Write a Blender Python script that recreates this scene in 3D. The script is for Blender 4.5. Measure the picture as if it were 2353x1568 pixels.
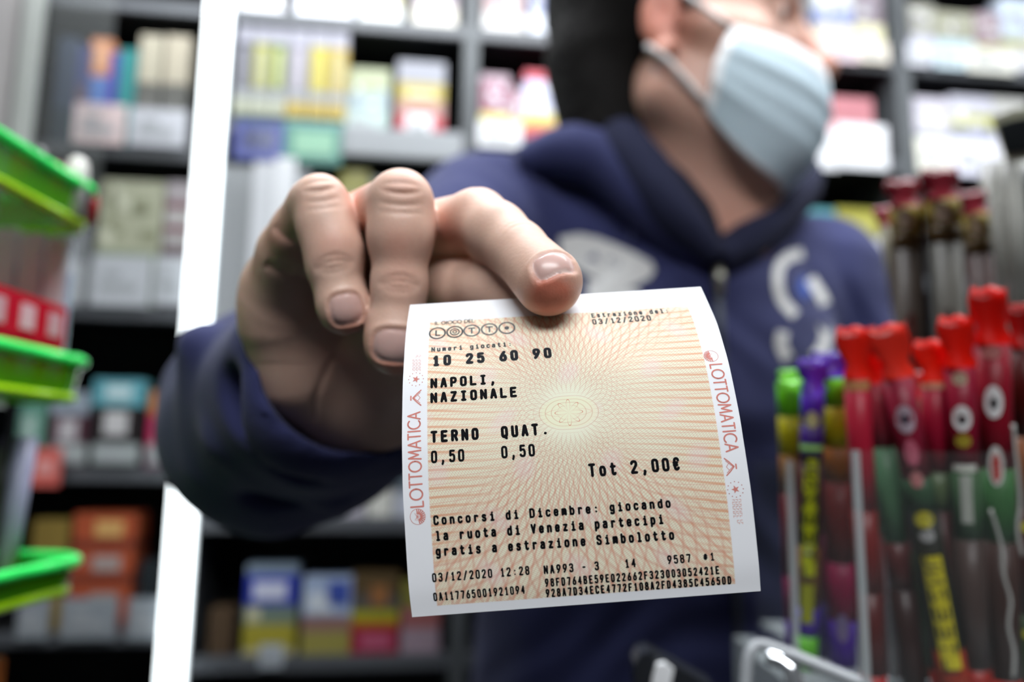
import bpy, bmesh, math, random
import numpy as np
from mathutils import Vector, Matrix
from mathutils.bvhtree import BVHTree

for o in list(bpy.data.objects):
    bpy.data.objects.remove(o, do_unlink=True)
SC = bpy.context.scene
COL = SC.collection
random.seed(4)
RAD = math.radians

# ------------------------------------------------------------------ camera
F_PX = 1830.0
CX, CY = 1176.5, 784.0
CAM_Z = 1.25
pitch, roll = RAD(8.5), RAD(0.8)
cam_data = bpy.data.cameras.new('camera')
cam_data.sensor_width = 36.0
cam_data.lens = 36.0 * F_PX / 2353.0
cam_data.clip_start = 0.01
cam_data.clip_end = 30
cam_data.dof.use_dof = True
cam_data.dof.focus_distance = 0.192
cam_data.dof.aperture_fstop = (cam_data.lens / 1000.0) / 0.0056
cam_data.dof.aperture_blades = 8
cam = bpy.data.objects.new('camera', cam_data)
COL.objects.link(cam)
cF = Vector((0, math.cos(pitch), math.sin(pitch)))
cR0 = Vector((1, 0, 0))
cU0 = Vector((0, -math.sin(pitch), math.cos(pitch)))
cR = cR0 * math.cos(roll) + cU0 * math.sin(roll)
cU = cU0 * math.cos(roll) - cR0 * math.sin(roll)
CAM = Vector((0, 0, CAM_Z))
m = Matrix((cR, cU, -cF)).transposed().to_4x4()
m.translation = CAM
cam.matrix_world = m
SC.camera = cam

def ray(px, py):
    return cR * ((px - CX) / F_PX) + cU * ((CY - py) / F_PX) + cF

def P(px, py, d):
    """point of the room seen at this place of the frame, d metres in front of the lens"""
    return CAM + ray(px, py) * d

def R_(wpx, d):
    return wpx * d / F_PX

# ------------------------------------------------------------------ light and exposure
world = bpy.data.worlds.new('shop_ambient')
SC.world = world
world.use_nodes = True
bg = world.node_tree.nodes['Background']
bg.inputs[0].default_value = (0.80, 0.88, 1.0, 1)
bg.inputs[1].default_value = 0.02
SC.view_settings.view_transform = 'Standard'
SC.view_settings.look = 'None'
SC.view_settings.gamma = 1.0
SC.view_settings.use_curve_mapping = False
SC.view_settings.exposure = 0.0
SC.cycles.use_denoising = True
SC.cycles.max_bounces = 8
SC.cycles.transparent_max_bounces = 12
SC.cycles.caustics_reflective = False
SC.cycles.caustics_refractive = False
SC.cycles.sample_clamp_indirect = 4.0

def area_light(name, loc, target, sx, sy, power, color=(1, 1, 1)):
    d = bpy.data.lights.new(name, 'AREA')
    d.shape = 'RECTANGLE'; d.size = sx; d.size_y = sy
    d.energy = power; d.color = color
    o = bpy.data.objects.new(name, d)
    COL.objects.link(o)
    o.location = loc
    o.rotation_euler = (Vector(target) - Vector(loc)).to_track_quat('-Z', 'Y').to_euler()
    return o
# ceiling panels over the customer side and the aisle, and the lamp on top of the shelf wall
area_light('ceiling_lamp_light', (0.10, -0.95, 2.60), (0.05, 0.20, 1.2), 1.4, 0.6, 50, (0.97, 0.985, 1.0))
area_light('shelf_top_lamp_light', (0.30, 0.76, 1.985), (0.34, 0.98, 1.2), 2.6, 0.10, 7.5, (0.94, 0.97, 1.0))
area_light('ceiling_lamp_light', (0.25, 0.46, 2.60), (0.25, 0.62, 0), 1.6, 0.3, 32, (0.94, 0.97, 1.0))

# ------------------------------------------------------------------ materials
def srgb(c):
    if isinstance(c, str):
        c = [int(c[i:i + 2], 16) / 255 for i in (0, 2, 4)]
    elif max(c) > 1.0:
        c = [x / 255 for x in c]
    return tuple(x / 12.92 if x <= 0.04045 else ((x + 0.055) / 1.055) ** 2.4 for x in c)

_mats = {}
def mat(name, color, rough=0.5, metallic=0.0, trans=0.0, ior=1.45, emis=None, estr=0.0, noise=0.0, nscale=60.0,
        bump=0.0, bscale=200.0, alpha=1.0, sheen=0.0, coat=0.0, sss=0.0):
    key = name
    if key in _mats: return _mats[key]
    M = bpy.data.materials.new(name)
    M.use_nodes = True
    nt = M.node_tree
    b = nt.nodes['Principled BSDF']
    col = (*srgb(color), 1)
    b.inputs['Base Color'].default_value = col
    b.inputs['Roughness'].default_value = rough
    b.inputs['Metallic'].default_value = metallic
    b.inputs['Transmission Weight'].default_value = trans
    b.inputs['IOR'].default_value = ior
    b.inputs['Alpha'].default_value = alpha
    b.inputs['Sheen Weight'].default_value = sheen
    b.inputs['Coat Weight'].default_value = coat
    if sss:
        b.inputs['Subsurface Weight'].default_value = sss
        b.inputs['Subsurface Radius'].default_value = (0.01, 0.004, 0.002)
        b.inputs['Subsurface Scale'].default_value = 0.3
    if emis is not None:
        b.inputs['Emission Color'].default_value = (*srgb(emis), 1)
        b.inputs['Emission Strength'].default_value = estr
    tc = nt.nodes.new('ShaderNodeTexCoord')
    if noise > 0:
        n = nt.nodes.new('ShaderNodeTexNoise'); n.inputs['Scale'].default_value = nscale
        n.inputs['Detail'].default_value = 3
        nt.links.new(tc.outputs['Object'], n.inputs['Vector'])
        mx = nt.nodes.new('ShaderNodeMix'); mx.data_type = 'RGBA'
        mx.inputs['A'].default_value = col
        mx.inputs['B'].default_value = tuple(c * (1 - noise) for c in col[:3]) + (1,)
        nt.links.new(n.outputs['Fac'], mx.inputs['Factor'])
        nt.links.new(mx.outputs['Result'], b.inputs['Base Color'])
    if bump > 0:
        n2 = nt.nodes.new('ShaderNodeTexNoise'); n2.inputs['Scale'].default_value = bscale
        nt.links.new(tc.outputs['Object'], n2.inputs['Vector'])
        bp = nt.nodes.new('ShaderNodeBump'); bp.inputs['Strength'].default_value = bump
        bp.inputs['Distance'].default_value = 0.001
        nt.links.new(n2.outputs['Fac'], bp.inputs['Height'])
        nt.links.new(bp.outputs['Normal'], b.inputs['Normal'])
    _mats[key] = M
    return M

def cmat(c, rough=0.35):
    """carton / plastic of one printed colour"""
    if not isinstance(c, str): c = '%02x%02x%02x' % tuple(int(v) for v in c)
    return mat('carton_' + c + ('' if rough == 0.35 else '_%d' % int(rough * 100)), c, rough=rough, noise=0.12, nscale=90)

# ------------------------------------------------------------------ objects
def put(name, verts, faces, mats=None, parent=None, fmat=None, smooth=False):
    me = bpy.data.meshes.new(name)
    me.from_pydata([tuple(v) for v in verts], [], [tuple(f) for f in faces])
    if mats is not None:
        if not isinstance(mats, (list, tuple)): mats = [mats]
        for x in mats: me.materials.append(x)
    if fmat is not None:
        me.polygons.foreach_set('material_index', np.array(fmat, dtype=np.int32))
    if smooth:
        me.polygons.foreach_set('use_smooth', np.ones(len(me.polygons), dtype=bool))
    me.update()
    o = bpy.data.objects.new(name, me)
    COL.objects.link(o)
    if parent is not None: o.parent = parent
    return o

def tag(o, label=None, cat=None, group=None, kind=None):
    if label: o['label'] = label
    if cat: o['category'] = cat
    if group: o['group'] = group
    if kind: o['kind'] = kind
    return o

def empty(name, loc, label=None, cat=None, group=None, rotz=0.0, kind=None):
    o = bpy.data.objects.new(name, None)
    o.empty_display_size = 0.02
    COL.objects.link(o)
    o.location = loc
    o.rotation_euler = (0, 0, rotz)
    bpy.context.view_layer.update()
    return tag(o, label, cat, group, kind)

class MB:
    """collects solids in one mesh"""
    def __init__(s): s.v = []; s.f = []; s.m = []
    def add(s, verts, faces, mi=0):
        n = len(s.v)
        s.v += [Vector(v) for v in verts]
        s.f += [tuple(n + i for i in f) for f in faces]
        s.m += [mi] * len(faces)
    def box(s, c, size, mi=0, M=None, bev=0.0):
        x, y, z = [q / 2 for q in size]
        c = Vector(c)
        if bev <= 0:
            vs = [Vector((sx * x, sy * y, sz * z)) for sx in (-1, 1) for sy in (-1, 1) for sz in (-1, 1)]
            fs = [(0, 1, 3, 2), (4, 6, 7, 5), (0, 4, 5, 1), (2, 3, 7, 6), (0, 2, 6, 4), (1, 5, 7, 3)]
        else:
            bm = bmesh.new()
            bmesh.ops.create_cube(bm, size=1.0)
            for v in bm.verts: v.co = Vector((v.co.x * 2 * x, v.co.y * 2 * y, v.co.z * 2 * z))
            bmesh.ops.bevel(bm, geom=list(bm.edges), offset=min(bev, x * .9, y * .9, z * .9), segments=2, affect='EDGES')
            bm.verts.index_update()
            vs = [v.co.copy() for v in bm.verts]; fs = [tuple(v.index for v in f.verts) for f in bm.faces]
            bm.free()
        vs = [v + c for v in vs]
        if M is not None: vs = [M @ v for v in vs]
        s.add(vs, fs, mi)
    def tube(s, pts, r, mi=0, n=10, cap=True, M=None):
        pts = [Vector(p) for p in pts]
        rs = r if isinstance(r, (list, tuple)) else [r] * len(pts)
        up = Vector((0.13, 0.21, 0.97)).normalized()
        rings = []
        for i, p in enumerate(pts):
            t = (pts[min(i + 1, len(pts) - 1)] - pts[max(i - 1, 0)]).normalized()
            a = t.cross(up)
            if a.length < 1e-3: a = t.cross(Vector((1, 0, 0)))
            a.normalize(); b = t.cross(a)
            rings.append([p + (a * math.cos(2 * math.pi * k / n) + b * math.sin(2 * math.pi * k / n)) * rs[i] for k in range(n)])
        vs = [v for rg in rings for v in rg]
        fs = []
        for i in range(len(pts) - 1):
            for k in range(n):
                k2 = (k + 1) % n
                fs.append((i * n + k, i * n + k2, (i + 1) * n + k2, (i + 1) * n + k))
        if cap:
            fs.append(tuple(range(n))[::-1]); fs.append(tuple((len(pts) - 1) * n + k for k in range(n)))
        if M is not None: vs = [M @ v for v in vs]
        s.add(vs, fs, mi)
    def prism(s, poly, z0, z1, mi=0, M=None):
        n = len(poly)
        vs = [Vector((p[0], p[1], z0)) for p in poly] + [Vector((p[0], p[1], z1)) for p in poly]
        fs = [tuple(range(n))[::-1], tuple(range(n, 2 * n))] + [(k, (k + 1) % n, n + (k + 1) % n, n + k) for k in range(n)]
        if M is not None: vs = [M @ v for v in vs]
        s.add(vs, fs, mi)
    def build(s, name, mats, parent=None, smooth=False, inv=None):
        vs = s.v
        if parent is not None and inv is not False:
            bpy.context.view_layer.update()
            mi = parent.matrix_world.inverted()
            vs = [mi @ v for v in vs]
        o = put(name, vs, s.f, mats, parent, s.m, smooth)
        return o

# ------------------------------------------------------------------ signed distance modelling (skin, cloth)
class Field:
    def __init__(s, lo, hi, h):
        s.lo = np.array(lo, dtype=np.float32); s.h = float(h)
        s.n = [int(math.ceil((hi[i] - lo[i]) / h)) + 1 for i in range(3)]
        s.D = np.full(s.n, 0.05, dtype=np.float32)
        s.ax = [s.lo[i] + np.arange(s.n[i], dtype=np.float32) * np.float32(h) for i in range(3)]
    def sl(s, lo, hi):
        out = []
        for i in range(3):
            a = max(0, int((lo[i] - s.lo[i]) / s.h)); b = min(s.n[i], int((hi[i] - s.lo[i]) / s.h) + 2)
            if b <= a: return None
            out.append(slice(a, b))
        return tuple(out)
    def grid(s, sl):
        return s.ax[0][sl[0]][:, None, None], s.ax[1][sl[1]][None, :, None], s.ax[2][sl[2]][None, None, :]
    def _comb(s, sl, d, k, op):
        D = s.D[sl]
        if op == 'sub': d = -d
        if op == 'add':
            if k > 0:
                hh = np.clip(0.5 + 0.5 * (D - d) / k, 0, 1)
                s.D[sl] = D + (d - D) * hh - k * hh * (1 - hh)
            else: s.D[sl] = np.minimum(D, d)
        else:
            if k > 0:
                hh = np.clip(0.5 - 0.5 * (D - d) / k, 0, 1)
                s.D[sl] = D + (d - D) * hh + k * hh * (1 - hh)
            else: s.D[sl] = np.maximum(D, d)
    def cone(s, a, b, ra, rb, k=0.004, op='add'):
        a = np.array(a, dtype=np.float32); b = np.array(b, dtype=np.float32)
        pad = max(ra, rb) + 2.2 * k + 2 * s.h
        sl = s.sl(np.minimum(a, b) - pad, np.maximum(a, b) + pad)
        if sl is None: return
        X, Y, Z = s.grid(sl)
        ab = b - a; L2 = float(ab @ ab) + 1e-12
        t = np.clip(((X - a[0]) * ab[0] + (Y - a[1]) * ab[1] + (Z - a[2]) * ab[2]) / L2, 0, 1)
        d = np.sqrt((X - a[0] - t * ab[0]) ** 2 + (Y - a[1] - t * ab[1]) ** 2 + (Z - a[2] - t * ab[2]) ** 2) - (ra + t * (rb - ra))
        s._comb(sl, d, k, op)
    def ell(s, c, R, axes=None, k=0.004, op='add'):
        c = np.array(c, dtype=np.float32)
        A = np.eye(3, dtype=np.float32) if axes is None else np.array([list(v) for v in axes], dtype=np.float32)
        pad = max(R) + 2.2 * k + 2 * s.h
        sl = s.sl(c - pad, c + pad)
        if sl is None: return
        X, Y, Z = s.grid(sl)
        q = [(X - c[0]) * A[i, 0] + (Y - c[1]) * A[i, 1] + (Z - c[2]) * A[i, 2] for i in range(3)]
        k0 = np.sqrt(sum((q[i] / R[i]) ** 2 for i in range(3))) + 1e-6
        k1 = np.sqrt(sum((q[i] / R[i] ** 2) ** 2 for i in range(3))) + 1e-6
        s._comb(sl, (k0 * (k0 - 1) / k1).astype(np.float32), k, op)
    def plane(s, p, n, k=0.0):
        """cuts away the side the normal points to"""
        X, Y, Z = s.grid((slice(None),) * 3)
        d = (X - p[0]) * n[0] + (Y - p[1]) * n[1] + (Z - p[2]) * n[2]
        s._comb((slice(None),) * 3, -d, k, 'sub')
    def disp(s, c, pad, fn):
        """D += fn(x,y,z) in a box round c"""
        c = np.array(c, dtype=np.float32)
        sl = s.sl(c - pad, c + pad)
        if sl is None: return
        X, Y, Z = s.grid(sl)
        s.D[sl] += fn(X, Y, Z).astype(np.float32)
    def mesh(s):
        D = s.D; h = s.h
        ins = D < 0
        c = np.zeros([n - 1 for n in s.n], dtype=np.uint8)
        for i in (0, 1):
            for j in (0, 1):
                for k in (0, 1):
                    c += ins[i:s.n[0] - 1 + i, j:s.n[1] - 1 + j, k:s.n[2] - 1 + k]
        act = np.argwhere((c > 0) & (c < 8))
        idx = -np.ones(c.shape, dtype=np.int32)
        idx[act[:, 0], act[:, 1], act[:, 2]] = np.arange(len(act))
        acc = np.zeros((len(act), 3)); cnt = np.zeros(len(act))
        corners = [(i, j, k) for i in (0, 1) for j in (0, 1) for k in (0, 1)]
        for p in corners:
            for ax in range(3):
                if p[ax] == 1: continue
                q = list(p); q[ax] = 1
                dp = D[act[:, 0] + p[0], act[:, 1] + p[1], act[:, 2] + p[2]]
                dq = D[act[:, 0] + q[0], act[:, 1] + q[1], act[:, 2] + q[2]]
                msk = (dp < 0) != (dq < 0)
                t = dp[msk] / (dp[msk] - dq[msk])
                base = np.tile(np.array(p, dtype=float), (msk.sum(), 1)); base[:, ax] += t
                acc[msk] += base; cnt[msk] += 1
        V = (act + acc / cnt[:, None]) * h + s.lo
        faces = []
        for ax in range(3):
            o1, o2 = [(1, 2), (2, 0), (0, 1)][ax]
            A = [slice(1, -1)] * 3; A[ax] = slice(0, -1)
            B = [slice(1, -1)] * 3; B[ax] = slice(1, None)
            ia = ins[tuple(A)]; ib = ins[tuple(B)]
            e = np.argwhere(ia != ib)
            flip = ia[e[:, 0], e[:, 1], e[:, 2]]
            e = e + 1; e[:, ax] -= 1
            quad = []
            for (da, db) in ((0, 0), (1, 0), (1, 1), (0, 1)):
                cc = e.copy(); cc[:, o1] -= 1 - da; cc[:, o2] -= 1 - db
                quad.append(idx[cc[:, 0], cc[:, 1], cc[:, 2]])
            q = np.stack(quad, 1)
            q[~flip] = q[~flip][:, ::-1]
            faces.append(q)
        Fc = np.concatenate(faces)
        return V, Fc

def relax(V, Fc, it=2, lam=0.5):
    """Laplacian smoothing"""
    V = V.copy()
    e = np.concatenate([Fc[:, [0, 1]], Fc[:, [1, 2]], Fc[:, [2, 3]], Fc[:, [3, 0]]])
    e = np.concatenate([e, e[:, ::-1]])
    n = len(V)
    deg = np.bincount(e[:, 0], minlength=n).astype(float)
    for i in range(it):
        acc = np.stack([np.bincount(e[:, 0], weights=V[e[:, 1], k], minlength=n) for k in range(3)], 1)
        avg = acc / np.maximum(deg, 1)[:, None]
        l = lam if i % 2 == 0 else -lam * 0.96
        V += (avg - V) * l
    return V

def put_np(name, V, Fc, mats, parent=None, smooth=True, attrs=None, fmat=None):
    me = bpy.data.meshes.new(name)
    if parent is not None:
        mi = np.array(parent.matrix_world.inverted())
        V = V @ mi[:3, :3].T + mi[:3, 3]
    me.vertices.add(len(V)); me.vertices.foreach_set('co', V.astype(np.float32).ravel())
    me.loops.add(Fc.size); me.loops.foreach_set('vertex_index', Fc.astype(np.int32).ravel())
    me.polygons.add(len(Fc))
    me.polygons.foreach_set('loop_start', np.arange(0, Fc.size, 4, dtype=np.int32))
    for x in (mats if isinstance(mats, (list, tuple)) else [mats]): me.materials.append(x)
    if fmat is not None: me.polygons.foreach_set('material_index', fmat.astype(np.int32))
    me.polygons.foreach_set('use_smooth', np.full(len(Fc), smooth))
    me.update(calc_edges=True)
    if attrs:
        for k, a in attrs.items():
            at = me.attributes.new(k, 'FLOAT', 'POINT'); at.data.foreach_set('value', a.astype(np.float32))
    o = bpy.data.objects.new(name, me); COL.objects.link(o)
    if parent is not None: o.parent = parent
    return o

def spline(pts, n):
    """Catmull-Rom through tuples"""
    pts = np.array(pts, dtype=float)
    q = np.vstack([2 * pts[0] - pts[1], pts, 2 * pts[-1] - pts[-2]])
    out = []
    m_ = len(pts) - 1
    for i in range(n):
        t = i / (n - 1) * m_; k = min(int(t), m_ - 1); t -= k
        a, b, c, d = q[k:k + 4]
        out.append(0.5 * ((2 * b) + (c - a) * t + (2 * a - 5 * b + 4 * c - d) * t * t + (3 * b - a - 3 * c + d) * t ** 3))
    return np.array(out)
# ------------------------------------------------------------------ node expressions
class NX:
    nt = None
    def __init__(s, sock): s.s = sock
    @staticmethod
    def op(o, *a):
        n = NX.nt.nodes.new('ShaderNodeMath'); n.operation = o
        for i, x in enumerate(a):
            if isinstance(x, NX): NX.nt.links.new(x.s, n.inputs[i])
            else: n.inputs[i].default_value = float(x)
        return NX(n.outputs[0])
    def __add__(s, o): return NX.op('ADD', s, o)
    __radd__ = __add__
    def __sub__(s, o): return NX.op('SUBTRACT', s, o)
    def __rsub__(s, o): return NX.op('SUBTRACT', o, s)
    def __mul__(s, o): return NX.op('MULTIPLY', s, o)
    __rmul__ = __mul__
    def __truediv__(s, o): return NX.op('DIVIDE', s, o)
    def __rtruediv__(s, o): return NX.op('DIVIDE', o, s)
def nsin(x): return NX.op('SINE', x)
def ncos(x): return NX.op('COSINE', x)
def nabs(x): return NX.op('ABSOLUTE', x)
def nsqrt(x): return NX.op('SQRT', x)
def nfract(x): return NX.op('FRACT', x)
def natan2(a, b): return NX.op('ARCTAN2', a, b)
def nmin(a, b): return NX.op('MINIMUM', a, b)
def nmax(a, b): return NX.op('MAXIMUM', a, b)
def nstep(x, e0, e1):
    """0 at e0, 1 at e1"""
    n = NX.nt.nodes.new('ShaderNodeMapRange'); n.clamp = True
    NX.nt.links.new(x.s, n.inputs['Value'])
    n.inputs['From Min'].default_value = e0; n.inputs['From Max'].default_value = e1
    return NX(n.outputs['Result'])
def nline(x, w, soft=0.6):
    """thin line wherever x passes an integer; w = half width as a share of the spacing"""
    d = nabs(nfract(x) - 0.5)                    # 0.5 on the line
    return nstep(d, 0.5 - w * (1 + soft), 0.5 - w * (1 - soft))
def nmix(f, a, b):
    n = NX.nt.nodes.new('ShaderNodeMix'); n.data_type = 'RGBA'
    if isinstance(f, NX): NX.nt.links.new(f.s, n.inputs['Factor'])
    else: n.inputs['Factor'].default_value = f
    for k, v in (('A', a), ('B', b)):
        if isinstance(v, NX): NX.nt.links.new(v.s, [i for i in n.inputs if i.identifier == k + '_Color'][0])
        else: [i for i in n.inputs if i.identifier == k + '_Color'][0].default_value = (*srgb(v), 1)
    return NX([o for o in n.outputs if o.identifier == 'Result_Color'][0])

# ------------------------------------------------------------------ room shell
def struct(o): o['kind'] = 'structure'; return o
WALL = mat('painted_wall', '787c80', rough=.85, noise=.1, nscale=3)
def slab(name, c, size, M_):
    b_ = MB(); b_.box(c, size); return struct(b_.build(name, M_))
slab('floor', (0, -.4, -.03), (6.0, 5.0, .06), mat('grey_tiles', '2e2e30', rough=.5, noise=.3, nscale=4))
slab('ceiling', (0, -.4, 2.73), (6.0, 5.0, .06), mat('ceiling_paint', '9a9ca0', rough=.9, noise=.05, nscale=5))
slab('wall_back', (0, 2.05, 1.35), (6.0, .10, 2.7), WALL)
slab('wall_front', (0, -2.85, 1.35), (6.0, .10, 2.7), WALL)
slab('wall_left', (-2.95, -.4, 1.35), (.10, 4.8, 2.7), WALL)
slab('wall_right', (2.95, -.4, 1.35), (.10, 4.8, 2.7), WALL)
LAMPM = mat('lamp_diffuser', 'ffffff', emis='f4f8ff', estr=2.5)
for i_, (x_, y_, sx_, sy_, lb) in enumerate(((.25, .46, 1.6, .3, 'narrow white ceiling light over the clerk'), (.1, -.95, 1.4, .6, 'wide white ceiling light over the customer side'))):
    t_ = empty('ceiling_light', (x_, y_, 2.70), lb, 'ceiling light', 'ceiling lights of the shop')
    b_ = MB(); b_.box((x_, y_, 2.68), (sx_ + .06, sy_ + .06, .038), 0, None, .006); b_.build('light_housing', mat('white_metal', 'd8d8d8', rough=.5), t_)
    b_ = MB(); b_.box((x_, y_, 2.657), (sx_, sy_, .008)); b_.build('diffuser', LAMPM, t_)

# ------------------------------------------------------------------ shelf wall behind the clerk
SA = RAD(7.0)
eU = Vector((math.cos(SA), math.sin(SA), 0)); eN = Vector((-math.sin(SA), math.cos(SA), 0)); eZ = Vector((0, 0, 1))
SO = Vector((0, 1.05, 0))
def S3(u, n, z): return SO + eU * u + eN * n + eZ * z
SM = Matrix((eU, eN, eZ)).transposed().to_4x4(); SM.translation = SO       # shelf frame: u along, n inwards, z up
def onS(px, py, n=0.0):
    r_ = ray(px, py); t_ = ((SO + eN * n) - CAM).dot(eN) / r_.dot(eN)
    q_ = CAM + r_ * t_
    return (q_ - SO).dot(eU), q_.z
def sbox(b_, u0, u1, n0, n1, z0, z1, mi=0, bev=0.0):
    b_.box(((u0 + u1) / 2, (n0 + n1) / 2, (z0 + z1) / 2), (u1 - u0, n1 - n0, z1 - z0), mi, SM, bev)
GREY = mat('dark_grey_laminate', '53575a', rough=.55, noise=.1, nscale=20)
EDGE = mat('grey_shelf_edge', '54575c', rough=.4, noise=.08, nscale=30)
BLACK = mat('black_back_panel', '1b1c1f', rough=.7, noise=.2, nscale=20)
LGREY = mat('light_grey_metal', 'a2a6aa', rough=.5, noise=.08, nscale=30)
DEPTH = .17
zR = [onS(950, y)[1] for y in (-190, 56, 302, 590, 890, 1192, 1506)]      # board tops, right unit
zL = [onS(330, y)[1] for y in (-350, 8, 343, 712, 1082, 1455, 1800)]
uL0, uL1 = onS(-420, 800)[0], onS(447, 800)[0]
uR0, uR1 = onS(462, 800)[0], onS(2900, 500)[0]
def unit(label, u0, u1, zs, divs, th):
    t_ = empty('shelving_unit', S3((u0 + u1) / 2, 0, 0), label, 'shelves', rotz=SA)
    b_ = MB(); sbox(b_, u0, u1, DEPTH, DEPTH + .02, .02, 2.02); b_.build('back_panel', BLACK, t_)
    for z in zs:
        b_ = MB(); sbox(b_, u0 + .008, u1 - .008, .004, DEPTH, z - th * .6, z); sh = b_.build('shelf_board', BLACK, t_)
        b_ = MB(); sbox(b_, u0 + .008, u1 - .008, -.004, .0035, z - th, z + .002, 0, .0012); b_.build('shelf_edge', EDGE, sh)
    for (u, w) in divs:
        b_ = MB(); sbox(b_, u - w / 2, u + w / 2, -.006, DEPTH, .02, 2.02, 0, .001); b_.build('upright', GREY, t_)
    b_ = MB(); sbox(b_, u0, u1, .02, DEPTH, 0.0, .10); b_.build('plinth', BLACK, t_)
    return t_
unit('tall dark shelving left of the bright light strip', uL0, uL1, zL, [(uL0 + .008, .016), (uL1 - .003, .010)], .014)
unit('long dark tobacco shelving behind the person, right of the light strip', uR0, uR1, zR, [(uR0 + .004, .010), (onS(1082, 150)[0], .020), (onS(1464, 100)[0], .040), (onS(2072, 200)[0], .026), (uR1 - .01, .016)], .017)

# ---- bright vertical strip
su = onS(456, 784)[0]
t_ = empty('light_strip', S3(su, -.012, .1), 'tall glowing white LED strip standing between the two shelving units', 'light strip', rotz=SA)
b_ = MB(); sbox(b_, su - .0165, su + .0165, -.010, -.0065, .1, 2.35); b_.build('mounting_rail', LGREY, t_)
b_ = MB(); sbox(b_, su - .0148, su + .0148, -.022, -.010, .1, 2.35, 0, .003); b_.build('diffuser', mat('strip_diffuser', 'ffffff', rough=.4, emis='f2fcff', estr=3.5), t_)

# ---- things on the shelves
def pack(name, cat, label, group, box, bands, blots=(), n0=.004, dep=.035, zs=None, bev=.0012, h=None, zbase=None, rough=.35):
    """a carton standing on its board; box in the frame (x0, ytop, x1); bands from the bottom up (share, colour)"""
    x0, y0, x1, y1 = box
    xm, ym = (x0 + x1) / 2, (y0 + y1) / 2
    u0 = onS(x0, ym, n0)[0]; u1 = onS(x1, ym, n0)[0]; ztop = onS(xm, y0, n0)[1]; zb = onS(xm, y1, n0)[1]
    if zs is not None:
        z0 = min(zs, key=lambda z: abs(z - zb)) + .0005
        zb = z0
    if zbase is not None: zb = zbase
    H = ztop - zb; b_ = MB(); cols = []
    tot = sum(f for f, c in bands); z = zb
    for f, c in bands:
        if c not in cols: cols.append(c)
        sbox(b_, u0, u1, n0, n0 + dep, z, z + H * f / tot, cols.index(c)); z += H * f / tot
    W = u1 - u0
    for (a0, c0, a1, c1, c) in blots:
        if c not in cols: cols.append(c)
        sbox(b_, u0 + W * a0, u0 + W * a1, n0 - .0006, n0, zb + H * c0, zb + H * c1, cols.index(c))
    inv_ = MB(); inv_.v = b_.v; inv_.f = b_.f; inv_.m = b_.m
    base = S3((u0 + u1) / 2, n0 + dep / 2, zb)
    o = put(name, [v - base for v in inv_.v], inv_.f, [cmat(c, rough) for c in cols], None, inv_.m)
    o.location = base
    return tag(o, label, cat, group)
W_, OW, GY, LG, BK, RD, YE, BL, GN = 'e6e8ec', 'd8d8d0', '6c7074', 'a4a8ac', '1c1c20', 'b8283c', 'c9bc58', '2c3c96', '3f8c68'
CR = 'c8c4a8'
def blotch(seed, dark='7c7688', light='e8e8ee', n=9, y0=.3, y1=.95):
    r_ = random.Random(seed); out = []
    for _ in range(n):
        a = r_.uniform(.06, .75); c = r_.uniform(y0, y1 - .1)
        out.append((a, c, min(.95, a + r_.uniform(.1, .3)), min(y1, c + r_.uniform(.04, .12)), r_.choice([dark, light])))
    return out
def tagp(label, box, n0=-.0105, zs=None, gr='white price cards on the shelf edges', c=W_, marks=True, seed=1, zbase=None):
    bl = [(.15, .25, .8, .45, LG), (.2, .55, .5, .7, LG)] if marks else []
    return pack('price_card', 'price card', label, gr, box, [(1, c)], bl, n0=n0, dep=.0012, zs=None, zbase=zbase)

RG = zR
# top row behind the person, left to right (board at y 56)
top = [('white and cream cigarette pack under the top frame edge right of the light strip', (545, -75, 652, 30), [(.45, 'dfe0e4'), (.1, 'd8b8a0'), (.45, '8c98a4')]),
       ('bright white cigarette pack with grey top, second in the top row', (682, -70, 812, 40), [(.5, 'eceff8'), (.5, 'a8acb8')]),
       ('white pack with yellow blotches, third in the top row', (828, -65, 925, 50), [(.35, 'e8ece8'), (.65, 'c4c0a0')]),
       ('lilac and cream pack next to the upright in the top row', (950, -55, 1050, 62), [(.4, 'dcd8cc'), (.6, 'b0a4ac')]),
       ('pinkish white pack just right of the upright in the top row', (1112, -50, 1205, 72), [(.35, 'd8d6d4'), (.65, 'b49c9c')]),
       ('white pack with blue upper half beside the pinkish one in the top row', (1218, -50, 1308, 85), [(.38, 'e6ecf8'), (.62, '8c94b8')]),
       ('blue and orange topped white pack beside the person\'s hair in the top row', (1314, -50, 1392, 92), [(.42, 'e0e8fa'), (.2, '9ca0cc'), (.38, 'c8b098')])]
for i_, (l_, bx, bd) in enumerate(top):
    pack('cigarette_pack', 'cigarette pack', l_, 'packs in the top row', bx, bd, blotch(i_, '8a8494', 'f0f0f4', 5, .45), zs=RG)
# second row, first bay: pouches with their hanging sign, a mint tin and a stacked red pack
for i_, (x0, x1, c1, c2, l_) in enumerate(((540, 580, '4c4c58', '94949c', 'slim grey pouch pack nearest the light strip'), (580, 622, '8c8c28', 'b8b89c', 'slim yellow-green pouch pack, second from the light strip'),
                                          (622, 660, '5c7034', 'c4c890', 'slim dark green pouch pack, third from the light strip'), (660, 712, '84808c', 'aca8b0', 'slim silver grey pouch pack with white face'),
                                          (712, 756, 'a89c1c', 'c4b860', 'slim bright yellow pouch pack beside the silver one'), (756, 800, 'a48c38', 'b8b080', 'slim ochre yellow pouch pack at the end of its row'))):
    pack('pouch_pack', 'pouch pack', l_, 'slim yellow and grey pouches', (x0, 60 + i_ * 3, x1 - 3, 272), [(.18, 'b0b4a0' if i_ < 3 else 'b09838'), (.12, '94989c'), (.52, c1), (.18, '9494a0')], [(.3, .32, .7, .75, c2)], n0=-.018, dep=.02, zbase=RG[2] + .002)
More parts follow.
